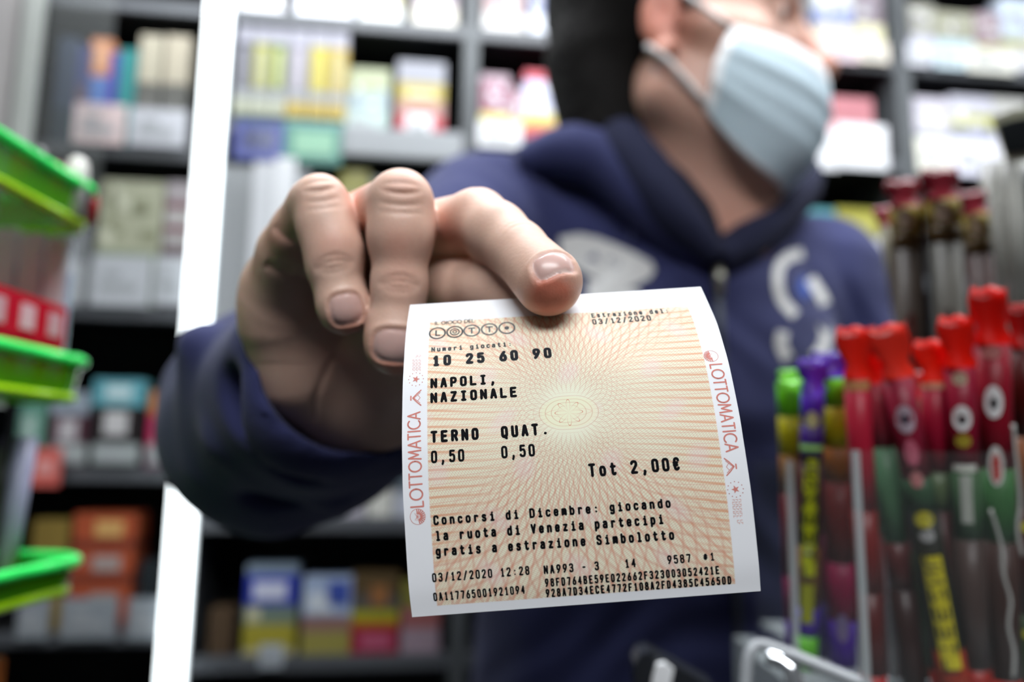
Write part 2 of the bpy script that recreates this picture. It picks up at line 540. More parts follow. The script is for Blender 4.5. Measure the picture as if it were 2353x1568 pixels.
t_ = pack('display_sign', 'sign', 'blue and green sign board hanging below the yellow pouch packs', None, (537, 276, 785, 372), [(1, '40897c')], [(0, 0, .46, 1, '4450a0'), (.08, .25, .38, .75, '9ca4c8'), (.55, .2, .93, .75, '8cc4a4'), (.0, .88, 1, 1, '6ca8a8')], n0=-.024, dep=.003)
pack('mint_tin', 'tin', 'pale mint green tin left of the stacked red and yellow pack', None, (795, 158, 895, 300), [(.3, 'a8bcb8'), (.3, '98a8ac'), (.4, 'a0a888')], blotch(31, 'a4b8c4', 'dce8e4', 5), zs=RG)
pack('cigarette_pack', 'cigarette pack', 'white, yellow and red pack alone beside the mint tin', None, (912, 142, 1022, 302), [(.22, 'b82c40'), (.22, 'a87c74'), (.26, 'a49440'), (.3, '888a94')], [(.2, .02, .75, .2, W_), (.2, .5, .8, .56, 'd8d8c0')], zs=RG)
tagp('round white price card under the red and yellow pack', (935, 262, 992, 312))
tagp('wide pale mint card in front of the mint tin', (790, 258, 885, 305), c='b4c8c4')
# second bay
for i_, (x0, x1, y0, c1, l_) in enumerate(((1104, 1170, 172, '8c5468', 'wine red and white pack just right of the upright'), (1172, 1205, 205, 'a0808c', 'thin dusky pink pack between two white ones'),
                                          (1205, 1290, 165, 'b8bcd8', 'white pack with a red dome-shaped top'), (1298, 1372, 180, 'b4aab4', 'lilac white pack near the hood of the navy hoodie'), (1376, 1416, 200, 'a09898', 'cream and grey pack touching the person\'s hood'))):
    pack('cigarette_pack', 'cigarette pack', l_, 'red and yellow based packs', (x0, y0, x1, 322), [(.16, 'b82844'), (.09, 'd08048'), (.14, 'cfc468'), (.47, c1), (.14, 'b83448' if i_ == 2 else 'a48c98')], blotch(60 + i_, 'dcdce6', 'e8e8ee', 6, .42, .85), zs=RG)
tagp('large bright white price card below the wine red pack', (1098, 280, 1198, 338))
# right of the face, upper row
for i_, (x0, x1, y0, bd, l_) in enumerate(((1872, 1962, -40, [(.25, 'e8c8d8'), (.2, 'e4dcc8'), (.2, '98a4d0'), (.35, 'd8dce0')], 'white pack with a blue stripe beside the person\'s nose'),
                                          (1966, 2030, -30, [(.2, 'e4c4c0'), (.3, 'ece8c4'), (.5, '8c8088')], 'cream and mauve pack left of the right-hand upright'),
                                          (2092, 2150, 10, [(.5, 'ccccdc'), (.5, 'b0b0a4')], 'lilac and beige pack just right of the right-hand upright'),
                                          (2154, 2240, 28, [(.5, 'c4dce4'), (.5, 'acac98')], 'pale blue and olive pack in the upper right bay'),
                                          (2243, 2300, 30, [(.3, 'e4e4c8'), (.15, 'b8b474'), (.55, 'a8949c')], 'cream and rose pack, third in the upper right bay'),
                                          (2303, 2400, 0, [(.35, 'dcdce0'), (.12, 'b4b474'), (.53, 'cfdcec')], 'tall pale blue pack cut by the right frame edge'))):
    pack('cigarette_pack', 'cigarette pack', l_, 'packs right of the face, upper row', (x0, y0, x1, 150), bd, blotch(80 + i_, 'a8a4b0', 'f0f0f0', 5, .4), zs=RG)
for i_, (x0, x1, y0, y1, l_) in enumerate(((1905, 1972, 92, 140, 'pinkish price card under the blue striped pack'), (1975, 2042, 95, 142, 'cream price card left of the right-hand upright'), (2085, 2135, 100, 150, 'first white price card right of the right-hand upright'), (2150, 2215, 108, 156, 'bluish white price card in the upper right bay'), (2222, 2330, 112, 166, 'wide cream price card in the upper right bay'))):
    tagp(l_, (x0, y0, x1, y1), c=('ecd4dc', 'ece4d4', 'd8dae2', 'd8ecf4', 'ecece0')[i_])
# second row right
pack('cigarette_carton', 'carton', 'dusty pink carton above the big white cards right of the mask', None, (1888, 224, 2008, 384), [(.6, 'd0a0a4'), (.4, 'b8747c')], [(.1, .7, .9, .8, 'a86870')], zs=RG)
tagp('big bright white card overlapping the right edge of the mask', (1842, 300, 1925, 388), marks=False)
tagp('big bright white card beside the pink carton, next to the upright', (1928, 286, 2040, 388), marks=False)
for i_, (x0, x1, y0, bd, l_) in enumerate(((2100, 2185, 225, [(.4, 'dcdcc8'), (.1, '9ca0a8'), (.5, 'c4c0cc')], 'lilac pack above the first lower right card'), (2188, 2285, 222, [(.4, 'd8d8ec'), (.15, '888ca0'), (.2, 'acac54'), (.25, 'b8b8c4')], 'pack with an olive stripe left of the black tag'), (2288, 2370, 228, [(.5, 'd4d4d4'), (.5, 'b4b4b0')], 'grey white pack behind the black tag at the right edge'))):
    pack('cigarette_pack', 'cigarette pack', l_, 'packs in the lower right bay', (x0, y0, x1, 404), bd, blotch(100 + i_, 'a8a8b4', 'e4e4e8', 5, .45), zs=RG)
for i_, (x0, x1, y0, y1) in enumerate(((2108, 2185, 318, 396), (2190, 2285, 325, 404))):
    tagp(('cream white price card above the crimson foil tops', 'lilac white price card right of the crimson foil tops')[i_], (x0, y0, x1, y1), c=('eeeee0', 'e2e2f2')[i_])
# third row right: teal and olive boxes with white cards
pack('storage_box', 'box', 'teal box above the far shoulder of the navy hoodie', None, (1800, 478, 1922, 650), [(1, '5c9ca4')], [(.1, .6, .9, .85, '8cc0c4')], zs=RG)
pack('storage_box', 'box', 'olive yellow box right of the teal box', None, (1926, 480, 2022, 650), [(1, 'a4a040')], [(.1, .6, .9, .85, 'bcb864')], zs=RG)
tagp('large white card under the olive box beside the far shoulder', (1905, 545, 2062, 655), marks=False)
# third row centre, between the hand and the shoulder
pack('cigarette_pack', 'cigarette pack', 'olive green pack above the ring and middle finger', None, (775, 392, 845, 585), [(.75, '8c8c54'), (.25, 'a4a02c')], zs=RG)
pack('cigarette_pack', 'cigarette pack', 'dark green and grey pack peeping over the middle finger', None, (850, 410, 925, 585), [(1, '66746c')], zs=RG)
b_ = MB(); u0, z1 = onS(788, 304, -.006); u1, _ = onS(1062, 340, -.006); z0 = onS(920, 372, -.006)[1]
sbox(b_, u0, u1, -.020, -.0065, z0, onS(920, 306, -.006)[1], 0, .002)
tag(b_.build('drawer', LGREY), 'light grey drawer front below the mint tin and the red and yellow pack', 'drawer')
# pale dispenser column beside the strip with clear-faced cards
t0 = onS(497, 600, -.02)[0]; t1 = onS(700, 600, -.02)[0]; za = onS(560, 380, -.02)[1]; zb = onS(560, 900, -.02)[1]
ds = empty('card_dispenser', S3((t0 + t1) / 2, -.015, zb), 'light grey card dispenser column between the light strip and the hand', 'dispenser', rotz=SA)
b_ = MB(); sbox(b_, t0, t1, -.020, -.0065, zb, za, 0, .002); b_.build('dispenser_panel', LGREY, ds)
b_ = MB(); sbox(b_, t0, t1, -.034, -.0205, zb, zb + .02, 0, .002); b_.build('dispenser_ledge', LGREY, ds)
b_ = MB()
for k in range(9):
    z_ = za - .025 - k * .017; sbox(b_, onS(568, 600, -.03)[0], onS(640, 600, -.03)[0], -.026, -.0205, z_ - .012, z_, 0, .002)
b_.build('painted_glint_ribs', mat('painted_glint_white', 'f8fafa', rough=.15), ds)  # opaque white stands in for the glitter on the dispenser
for k, (x0, x1, y0, y1, l_) in enumerate(((575, 622, 372, 690, 'grey white card strip in the dispenser, left one'), (628, 676, 362, 560, 'brightest white card strip in the dispenser, right one'))):
    pack('card_strip', 'card', l_, None, (x0, y0, x1, y1), [(1, ('dde0e6', 'f4f7fc')[k])], n0=-.038, dep=.003)
# fourth row, seen between the sleeve and the ticket
for i_, (x0, x1, c, l_) in enumerate(((770, 838, 'c8c4d0', 'white pack just right of the sleeve, below the cuff'), (846, 900, 'd4d4cc', 'cream white pack between the sleeve and the ticket'), (906, 985, 'bcc0cc', 'pale pack half hidden by the ticket\'s left edge'))):
    pack('cigarette_pack', 'cigarette pack', l_, 'packs below the sleeve', (x0, 1075 + i_ * 8, x1, 1192), [(.6, c), (.4, '7c6458' if i_ == 1 else '58646c')], zs=RG)
# bottom row under the hand
for i_, (x0, x1, y0, bd, bl, l_) in enumerate(((562, 680, 1300, [(.08, 'b8b088'), (.27, 'a49a38'), (.2, '708074'), (.35, '2c3ca4'), (.1, '7c8c9c')], [(.15, .62, .8, .82, 'c8cce0'), (.05, .38, .3, .52, 'c8c4a0')], 'blue and yellow pack, leftmost in the bottom row under the hand'),
                                          (694, 806, 1328, [(.3, '98904c'), (.2, '8c6c64'), (.5, '9cacc8')], [(.5, .65, .95, .95, '3c50a0'), (.1, .55, .6, .8, 'ccd4dc')], 'pale blue and olive pack, second in the bottom row'),
                                          (808, 916, 1318, [(.32, '98203c'), (.08, 'a85828'), (.14, 'a09c28'), (.2, '54504c'), (.26, '54442c')], [(.2, .08, .85, .24, 'b85c78'), (.4, .6, .75, .85, '94643c')], 'dark pack with yellow stripe and crimson base'),
                                          (922, 1010, 1340, [(.35, 'a08c98'), (.3, '9a6060'), (.35, '7c7838')], [], 'mauve and olive pack half behind the lower left ticket corner'))):
    pack('cigarette_pack', 'cigarette pack', l_, 'packs in the bottom row under the hand', (x0, y0, x1, 1500), bd, bl, zs=RG)
tagp('small bluish white price card under the blue and yellow pack', (596, 1482, 650, 1536), c='b4bcc4', n0=-.0065)
pack('cigarette_pack', 'cigarette pack', 'narrow brown pack in the dark corner of the bottom row next to the light strip', None, (480, 1400, 535, 1500), [(1, '4c3c2c')], zs=RG)

# ---- left unit
LZ = zL
for i_, (x0, x1, y0, y1, bd, bl, l_) in enumerate(((125, 172, 85, 330, [(.35, '20303c'), (.65, '303c50')], [], 'dark slate pack furthest left in the upper left cell'),
      (172, 205, 105, 330, [(.3, '2c7c74'), (.7, '384070')], [(.1, .4, .9, .6, '5c4c5c')], 'dusky blue pack with teal foot'), (200, 248, 88, 330, [(.3, 'c09490'), (.35, '4c74b8'), (.35, 'c48058')], [(.2, .72, .9, .95, 'd8a078')], 'blue pack with orange top in the upper left cell'),
      (248, 268, 120, 330, [(1, '4c3c9c')], [], 'narrow violet pack left of the teal one'), (268, 308, 112, 330, [(1, '2c8080')], [], 'teal pack left of the cream topped pair'),
      (314, 366, 80, 330, [(.3, '46484a'), (.28, '646460'), (.42, 'a8a290')], [(.15, .5, .85, .58, '54544e')], 'grey pack with cream top, left of the pair'), (374, 430, 82, 330, [(.3, '444648'), (.28, '5e5e5a'), (.42, 'a8a08e')], [(.15, .5, .85, .58, '54544e')], 'grey pack with cream top, right of the pair next to the light strip'))):
    pack('cigarette_pack', 'cigarette pack', l_, 'packs in the upper left cell', (x0, y0, x1, y1), bd, bl, zs=LZ)
tagp('white and reddish price card under the blue and orange pack', (168, 238, 288, 330), c='dcc8c8')
tagp('white price card under the cream topped pair', (298, 250, 428, 335), c='c8cad2')
pack('cigarette_carton', 'carton', 'large cream and sage carton in the left cell beside the light strip', None, (222, 415, 368, 706), [(.45, '889480'), (.55, 'aeb098')], blotch(5, '8c8f74', 'd4d6c0', 10, .4, .95), zs=LZ)
pack('cigarette_pack', 'cigarette pack', 'wine and grey striped pack beside the cream carton', None, (374, 418, 440, 706), [(.5, '6c5c60'), (.1, 'b0acac'), (.06, '74444c'), (.12, 'b8b4b4'), (.06, '74444c'), (.16, 'a8a0a4')], zs=LZ)
pack('cigarette_pack', 'cigarette pack', 'grey pack left of the upright beside the cream carton', None, (120, 520, 196, 706), [(.5, 'a0a4a4'), (.5, '84888c')], zs=LZ)
for i_, (x0, x1, y0, y1, l_) in enumerate(((92, 190, 598, 698, 'white price card left of the upright, beside the red boxes'), (208, 345, 588, 702, 'white price card under the cream carton'), (354, 424, 590, 700, 'white price card under the wine striped pack'))):
    tagp(l_, (x0, y0, x1, y1), c='bcc0c6')
for i_, (x0, x1, y0, bd, bl, l_) in enumerate(((40, 100, 905, [(1, '5c8c7c')], [(.2, .3, .7, .7, '9cb4ac')], 'green pack under the middle green tray'), (112, 198, 900, [(.35, '3c2430'), (.35, '4c2c38'), (.3, '8c98a4')], [(.26, .36, .76, .64, 'b0acb0')], 'dark maroon pack with pale label under the middle green tray'),
      (208, 326, 872, [(.3, '18161a'), (.4, '221c1e'), (.3, '5c9ca8')], [(.26, .38, .72, .64, 'bcbbbc'), (.25, .78, .75, .93, 'b8d0d4')], 'black pack with round white label and pale teal top'), (340, 415, 900, [(.25, '8c6478'), (.45, 'b02454'), (.3, 'b87848')], [(.2, .3, .6, .6, 'b86c84')], 'crimson pack with orange top beside the sleeve'))):
    pack('cigarette_pack', 'cigarette pack', l_, 'packs in the middle left cell', (x0, y0, x1, 1078), bd, bl, zs=LZ)
for i_, (x0, x1, l_) in enumerate(((118, 196, 'grey white price card under the dark maroon pack'), (212, 318, 'grey white price card under the black pack with round label'), (340, 390, 'grey white price card under the crimson pack'))):
    tagp(l_, (x0, 1020, x1, 1066), c='98a0a0')
pack('shelf_talker', 'shelf label', 'round-cornered red shelf label below the dark maroon pack', None, (70, 1030, 138, 1118), [(1, 'c05c54')], [(.2, .3, .8, .7, 'd0908c')], n0=-.030, dep=.003)
pack('cigarette_pack', 'cigarette pack', 'ochre pack behind the lowest green tray', None, (66, 1195, 148, 1450), [(1, '806c34')], [], zs=LZ)
for k in range(3):
    pack('cigarette_carton', 'carton', ('lowest of the three stacked rust orange cartons', 'middle one of the three stacked rust orange cartons', 'topmost rust orange carton with a yellow mark')[k], 'stacked rust orange cartons',
         (160, (1330, 1258, 1182)[k], 304, 1450), [(.7, '984830'), (.3, '6c3428')], [(.35, .25, .85, .75, ('8c7c78', '8c7c78', 'b08448')[k])], zbase=zL[5] + .0005 + .0367 * k) if False else None
_zt = [onS(232, y, .004)[1] for y in (1450, 1340, 1262, 1180)]
_zt[0] = zL[5] + .0005
for k in range(3):
    u0 = onS(162, 1300, .004)[0]; u1 = onS(304, 1300, .004)[0]; b_ = MB(); z0, z1 = _zt[k], _zt[k + 1] - .0004; H_ = z1 - z0
    sbox(b_, u0, u1, .004, .060, z0, z0 + H_ * .25, 1); sbox(b_, u0, u1, .004, .060, z0 + H_ * .25, z1, 0)
    sbox(b_, u0 + (u1 - u0) * .35, u0 + (u1 - u0) * .8, .0034, .004, z0 + H_ * .35, z0 + H_ * .8, 2)
    base = S3((u0 + u1) / 2, .032, z0)
    o = put('cigarette_carton', [v - base for v in b_.v], b_.f, [cmat('a04c30'), cmat('703428'), cmat(('9c908c', '9c908c', 'c49c60')[k])], None, b_.m); o.location = base
    tag(o, ('lowest of the three stacked rust orange cartons', 'middle one of the three stacked rust orange cartons', 'topmost rust orange carton with an ochre mark')[k], 'carton', 'stacked rust orange cartons')
pack('cigarette_pack', 'cigarette pack', 'dark slate pack beside the rust orange cartons near the light strip', None, (318, 1290, 386, 1450), [(.5, '3c4448'), (.5, '22282c')], [], zs=LZ)
for i_, (x0, x1, l_) in enumerate(((40, 112, 'grey price card behind the lowest green tray'), (140, 268, 'large grey price card under the rust orange cartons'), (292, 384, 'grey price card between the rust orange cartons and the light strip'))):
    tagp(l_, (x0, 1375, x1, 1470), c='8f969c', n0=-.0105)
# far-left pale acrylic upright and panel before the shelves
b_ = MB(); u0 = onS(-60, 200, -.05)[0]; u1 = onS(30, 200, -.05)[0]; sbox(b_, u0, u1, -.06, -.03, .9, 2.2, 0, .004)
tag(b_.build('pale_board', mat('pale_pink_panel', 'b4b0b0', rough=.4, noise=.2, nscale=12)), 'pale pinkish panel at the upper left edge of the picture', 'board')
b_ = MB(); u0 = onS(38, 200, -.05)[0]; u1 = onS(86, 200, -.05)[0]; sbox(b_, u0, u1, -.06, -.045, .9, 2.2, 0, .004)
tag(b_.build('metal_post', mat('pale_brushed_metal', 'b8bcb8', rough=.4, metallic=.3)), 'light grey metal post left of the upper left cell', 'post')
b_ = MB(); u0 = onS(96, 150, -.03)[0]; u1 = onS(232, 400, -.03)[0]; sbox(b_, u0, u1, -.034, -.031, zL[3], zL[1] + .06, 0)
tag(b_.build('acrylic_door', mat('clear_acrylic_sheet', 'a4a8a8', rough=.15, alpha=.10)), 'clear acrylic sheet before the far left packs', 'acrylic sheet')

# ---- lamp on top of the shelf wall, added unseen cabinet over the counter, counter
t_ = empty('shelf_lamp', (.30, .76, 2.02), 'long lamp mounted on arms above the shelf wall', 'lamp')
b_ = MB(); b_.box((.30, .76, 2.012), (2.7, .13, .035), 0, None, .006); b_.build('lamp_housing', mat('white_metal', 'd8d8d8', rough=.5), t_)
b_ = MB(); b_.box((.30, .76, 1.991), (2.6, .09, .006)); b_.build('diffuser', LAMPM, t_)
b_ = MB()
for x_ in (-.7, .3, 1.3): b_.box((x_, .90, 2.036), (.03, .28, .012))
b_.build('mounting_arm', GREY, t_)
t_ = empty('light_blocker', (.62, .17, 1.68), 'grey cabinet added unseen above the counter to shade the clerk and shelves', 'blocker')  # added out of view to keep the customer lamp off jacket and shelves
b_ = MB(); b_.box((.62, .17, 1.59), (1.44, .12, .18), 0, None, .005); b_.build('blocker_body', GREY, t_)
b_ = MB()
for x_ in (0.0, 1.2): b_.box((x_, .17, 2.19), (.03, .03, 1.02))
b_.build('blocker_rod', LGREY, t_)
t_ = empty('counter', (.3, .22, 0), 'dark shop counter between the camera and the person', 'counter')
b_ = MB(); b_.box((.3, .22, .45), (3.4, .50, .90), 0, None, .004); b_.build('counter_body', GREY, t_)
b_ = MB(); b_.box((.3, .22, .915), (3.5, .58, .03), 0, None, .006); b_.build('worktop', mat('black_worktop', '202226', rough=.3), t_)
# ------------------------------------------------------------------ person
def nV(*a): return np.array(a, dtype=np.float32)
person = empty('person', (0.10, 0.80, 0.0), 'dark-haired person in navy zip hoodie and light blue face mask holding out the printed ticket', 'person')

def frame_for(axis, dorsal):
    ax = Vector(axis).normalized(); z = Vector(dorsal); z = (z - ax * z.dot(ax)).normalized(); y = z.cross(ax)
    return ax, y, z

# ---- hand: joints as (frame x, frame y, distance, radius in frame pixels)
def J(px, py, d, rp): return (P(px, py, d), R_(rp, d))
toCam = lambda p: (CAM - p).normalized()
up_w = Vector((0, 0, 1))
idx = [J(870, 560, .275, 70), J(1098, 506, .2380, 69), J(1188, 574, .2210, 66), J(1260, 648, .2059, 79)]
mid = [J(782, 530, .277, 66), J(921, 464, .2335, 70), J(918, 655, .2325, 61), J(908, 800, .2320, 63)]
rng = [J(690, 610, .282, 72), J(738, 462, .2400, 56), J(770, 618, .2375, 60), J(792, 716, .2365, 52)]
pnk = [J(650, 690, .285, 80), J(684, 545, .2580, 50), J(752, 612, .2620, 46), J(800, 660, .2660, 42)]
thb = [J(850, 770, .290, 95), J(985, 670, .262, 88), J(1125, 668, .2350, 72), J(1245, 722, .2208, 72)]
Hd = Field((-0.098, 0.175, 1.195), (0.030, 0.335, 1.352), 0.00052)
fingers = [idx, mid, rng, pnk, thb]
for f in (idx, mid, rng, pnk):
    (a, ra), (b, rb), (c, rc), (e, re) = f
    Hd.cone(a, b, ra, rb * .98, .004)
    Hd.cone(b, c, rb, rc, .0035)
    Hd.cone(c, e, rc, re, .003)
# bony width at the bent knuckle
for (x_, y_, d_, r_) in ((921, 540, .2325, 74), (746, 520, .2385, 62), (770, 575, .2370, 62), (906, 775, .2315, 65), (788, 700, .2360, 55)):
    a, ra = J(x_, y_, d_, r_); Hd.ell(a, (ra,) * 3, None, .004)
a, ra = J(1140, 535, .2290, 70); Hd.ell(a, (ra,) * 3, None, .004)
for (q0, q1) in ((J(718, 470, .247, 50), J(662, 580, .268, 56)), (J(662, 580, .268, 56), J(650, 670, .282, 84))): Hd.cone(q0[0], q1[0], q0[1], q1[1], .007)
# thumb behind the paper
(a, ra), (b, rb), (c, rc), (e, re) = thb
Hd.cone(a, b, ra, rb, .008); Hd.cone(b, c, rb, rc, .004); Hd.cone(c, e, rc, re, .003)
# palm: heel, hypothenar edge, thenar, knuckle row
def JC(*q):
    k = q[-1]
    for (x0, y0, d0, r0), (x1, y1, d1, r1) in zip(q[:-2], q[1:-1]):
        a, ra = J(x0, y0, d0, r0); b, rb = J(x1, y1, d1, r1)
        Hd.cone(a, b, ra, rb, k)
JC((650, 650, .288, 72), (662, 745, .292, 92), (705, 850, .300, 104), (790, 930, .318, 110), .010)
JC((720, 610, .288, 66), (750, 730, .300, 84), (800, 880, .312, 100), .010)
JC((800, 590, .288, 66), (850, 720, .298, 88), (880, 900, .316, 100), .010)
JC((880, 590, .284, 64), (930, 700, .294, 84), (940, 850, .304, 108), .010)
JC((985, 690, .272, 84), (960, 800, .290, 110), (900, 905, .314, 118), .010)
JC((800, 900, .316, 130), (830, 935, .36, 112), .010)

def groove(p, axis, dorsal, half, depth, w, bend=0.0, off=0.0):
    """crease across a finger on the side the dorsal vector names"""
    ax, y, z = frame_for(axis, dorsal)
    c = np.array(p, dtype=np.float32); ax = np.array(ax); y = np.array(y); z = np.array(z)
    def fn(X, Y, Z):
        q = [X - c[0], Y - c[1], Z - c[2]]
        u = q[0] * ax[0] + q[1] * ax[1] + q[2] * ax[2] - off
        v = q[0] * y[0] + q[1] * y[1] + q[2] * y[2]
        h_ = q[0] * z[0] + q[1] * z[1] + q[2] * z[2]
        u = u - bend * v * v / max(half, 1e-4)
        return depth * np.exp(-(u / w) ** 2) * np.clip(1 - (v / half) ** 2, 0, 1) * np.clip(h_ / (half * .5), 0, 1)
    Hd.disp(p, half * 1.7, fn)

fr = []
for f in (idx, mid, rng):
    e, re = f[3]; c = f[2][0]; b = f[1][0]
    ax = (e - c).normalized()
    if f is idx: dz = up_w * .62 + toCam(e) * .80 + cR * .10
    else: dz = toCam(e) * 1.0 + up_w * .30
    fr.append((e, ax, dz, re))
# skin folds over the joints
for f, sc in ((mid, 1.0), (rng, .9)):
    (b, rb), (c, rc), (e, re) = f[1:]
    ax = (c - b).normalized(); dz = toCam(b) + up_w * .2
    for off, dp, bn in ((-.0004, .0007, -.25), (.0030, .0004, -.2), (.0052, .0003, -.1), (-.0035, .0004, .1)):
        groove(b, ax, dz, rb * .75, dp, .00075, bn, off)
    ax = (e - b).normalized()
    for off, dp, bn in ((-.0018, .00035, .3), (-.0002, .0005, .15), (.0015, .0004, -.2), (.0029, .0003, -.3)):
        groove(c, ax, toCam(c), rc * .8, dp, .0007, bn, off)
(b, rb), (c, rc), (e, re) = idx[1:]
for off, dp in ((-.0018, .00025), (0, .0004), (.0020, .0003)):
    groove(c, (e - b).normalized(), up_w + toCam(c) * .8, rc * .8, dp, .0006, .2, off)
groove(b, (c - idx[0][0]).normalized(), up_w + toCam(b) * .6, rb * .8, .0003, .0007, .2, 0)
# palm lines
def palm_line(pts, dp, w):
    q = spline([tuple(P(*p)) for p in pts], 24)
    for a, b in zip(q[:-1], q[1:]):
        a = a.astype(np.float32); b = b.astype(np.float32); mid_ = (a + b) / 2; L = np.linalg.norm(b - a)
        rd = np.array((mid_ - np.array(CAM)) / np.linalg.norm(mid_ - np.array(CAM)), dtype=np.float32)
        ab = (b - a) / L
        cr = np.cross(ab, rd); cr /= np.linalg.norm(cr)
        def fn(X, Y, Z):
            qx, qy, qz = X - mid_[0], Y - mid_[1], Z - mid_[2]
            u = qx * ab[0] + qy * ab[1] + qz * ab[2]; v = qx * cr[0] + qy * cr[1] + qz * cr[2]
            return dp * np.exp(-(v / w) ** 2) * np.exp(-(u / (L * .75)) ** 2)
        Hd.disp(mid_, .016, fn)
palm_line([(775, 800, .288), (752, 848, .291), (735, 890, .295), (724, 935, .299)], .0006, .0012)
palm_line([(612, 606, .262), (660, 632, .264), (712, 640, .267)], .0004, .0014)
palm_line([(632, 520, .25), (655, 545, .25), (682, 552, .25)], .0003, .0013)

# nails: plate slightly raised, fold round it
def nail(p, axis, dorsal, r, shift, a, b):
    ax, y, z = frame_for(axis, dorsal)
    c = np.array(Vector(p) + ax * shift, dtype=np.float32); ax = np.array(ax); y = np.array(y); z = np.array(z)
    def se(q):
        u = q[0] * ax[0] + q[1] * ax[1] + q[2] * ax[2]; v = q[0] * y[0] + q[1] * y[1] + q[2] * y[2]; w_ = q[0] * z[0] + q[1] * z[1] + q[2] * z[2]
        return (np.abs(u / a) ** 3 + np.abs(v / b) ** 3) ** (1 / 3.), w_, u
    def fn(X, Y, Z):
        s_, w_, u = se([X - c[0], Y - c[1], Z - c[2]])
        top = np.clip(w_ / (r * .45), 0, 1)
        return top * (0.00038 * np.exp(-((s_ - 1.0) / .11) ** 2) - 0.00030 * np.exp(-((s_ - 1.28) / .16) ** 2) + 0.00016 * (s_ < .93))
    Hd.disp(p, r * 1.9, fn)
    return (c, ax, y, z, a, b, r)
nails = [nail(fr[0][0], fr[0][1], fr[0][2], fr[0][3], .0034, .0031, .0052),
         nail(fr[1][0], fr[1][1], fr[1][2], fr[1][3], -.0006, .0046, .0060),
         nail(fr[2][0], fr[2][1], fr[2][2], fr[2][3], .0004, .0043, .0045)]
hV, hF = Hd.mesh()
hV = relax(hV, hF, 4, .5)
del Hd

# colouring of the hand
red = np.zeros(len(hV)); nl = np.zeros(len(hV)); rim = np.zeros(len(hV))
def blob(p, r, a):
    global red
    p = np.array(p); red += a * np.exp(-((hV - p) ** 2).sum(1) / (r * r))
e, re = idx[3]
blob(P(1268, 688, .198), .0058, 1.7)
blob(P(910, 850, .225), .008, .55); blob(P(800, 760, .229), .007, .5)
blob(P(915, 560, .225), .006, .38); blob(P(768, 560, .231), .005, .38); blob(P(925, 425, .226), .006, .25)
blob(P(918, 650, .224), .006, .25); blob(P(830, 480, .245), .009, .8); blob(P(1040, 520, .235), .007, .5)
blob(P(640, 560, .25), .010, .3); blob(P(790, 820, .275), .012, .35)
for (c, ax, y, z, a, b, r) in nails:
    q = hV - c
    u = q @ ax; v = q @ y; w_ = q @ z
    s_ = (np.abs(u / a) ** 3 + np.abs(v / b) ** 3) ** (1 / 3.)
    ok = (w_ > r * .25) & (np.linalg.norm(q, axis=1) < r * 1.9)
    nl = np.maximum(nl, np.where(ok, np.clip((1.0 - s_) / .06 + .5, 0, 1), 0))
    rim = np.maximum(rim, np.where(ok & (u > 0), np.exp(-((u / a - .86) / .07) ** 2) * (s_ < 1.02), 0))
    red += np.where(ok, .12 * np.exp(-((s_ - 1.08) / .14) ** 2), 0)

def skin_material():
    M = bpy.data.materials.new('skin'); M.use_nodes = True
    nt = M.node_tree; NX.nt = nt; b = nt.nodes['Principled BSDF']
    def at(n):
        a = nt.nodes.new('ShaderNodeAttribute'); a.attribute_name = n; return NX(a.outputs['Fac'])
    tc = nt.nodes.new('ShaderNodeTexCoord')
    def noise(sc, det=3):
        n = nt.nodes.new('ShaderNodeTexNoise'); n.inputs['Scale'].default_value = sc; n.inputs['Detail'].default_value = det
        nt.links.new(tc.outputs['Object'], n.inputs['Vector']); return n
    n1 = noise(160); n2 = noise(900, 2)
    base = nmix(nstep(NX(n1.outputs['Fac']), .35, .7) * .35, 'd3b19f', 'c59c8a')
    base = nmix(nstep(NX(n2.outputs['Fac']), .4, .75) * .15, base, 'e6c4b0')
    base = nmix(nmin(at('red'), 1.0) * .80, base, 'c8644a')
    base = nmix(at('stubble') * .55, base, '57463f')
    base = nmix(at('nail'), base, 'cdaaa2')
    base = nmix(at('nail_edge') * .35, base, 'f3e9e2')
    nt.links.new(base.s, b.inputs['Base Color'])
    rg = 0.48 - at('nail') * 0.20
    nt.links.new(rg.s, b.inputs['Roughness'])
    b.inputs['Subsurface Weight'].default_value = 0.15
    b.inputs['Subsurface Radius'].default_value = (0.006, 0.002, 0.001)
    b.inputs['Subsurface Scale'].default_value = 0.5
    n3 = noise(2500, 2); n4 = nt.nodes.new('ShaderNodeTexVoronoi'); n4.inputs['Scale'].default_value = 1100
    nt.links.new(tc.outputs['Object'], n4.inputs['Vector'])
    hh = NX(n3.outputs['Fac']) * .6 + NX(n4.outputs['Distance']) * .6
    hh = hh * (1.0 - at('nail'))
    bp = nt.nodes.new('ShaderNodeBump'); bp.inputs['Strength'].default_value = 0.16; bp.inputs['Distance'].default_value = 0.00035
    nt.links.new(hh.s, bp.inputs['Height']); nt.links.new(bp.outputs['Normal'], b.inputs['Normal'])
    return M
SKIN = skin_material()

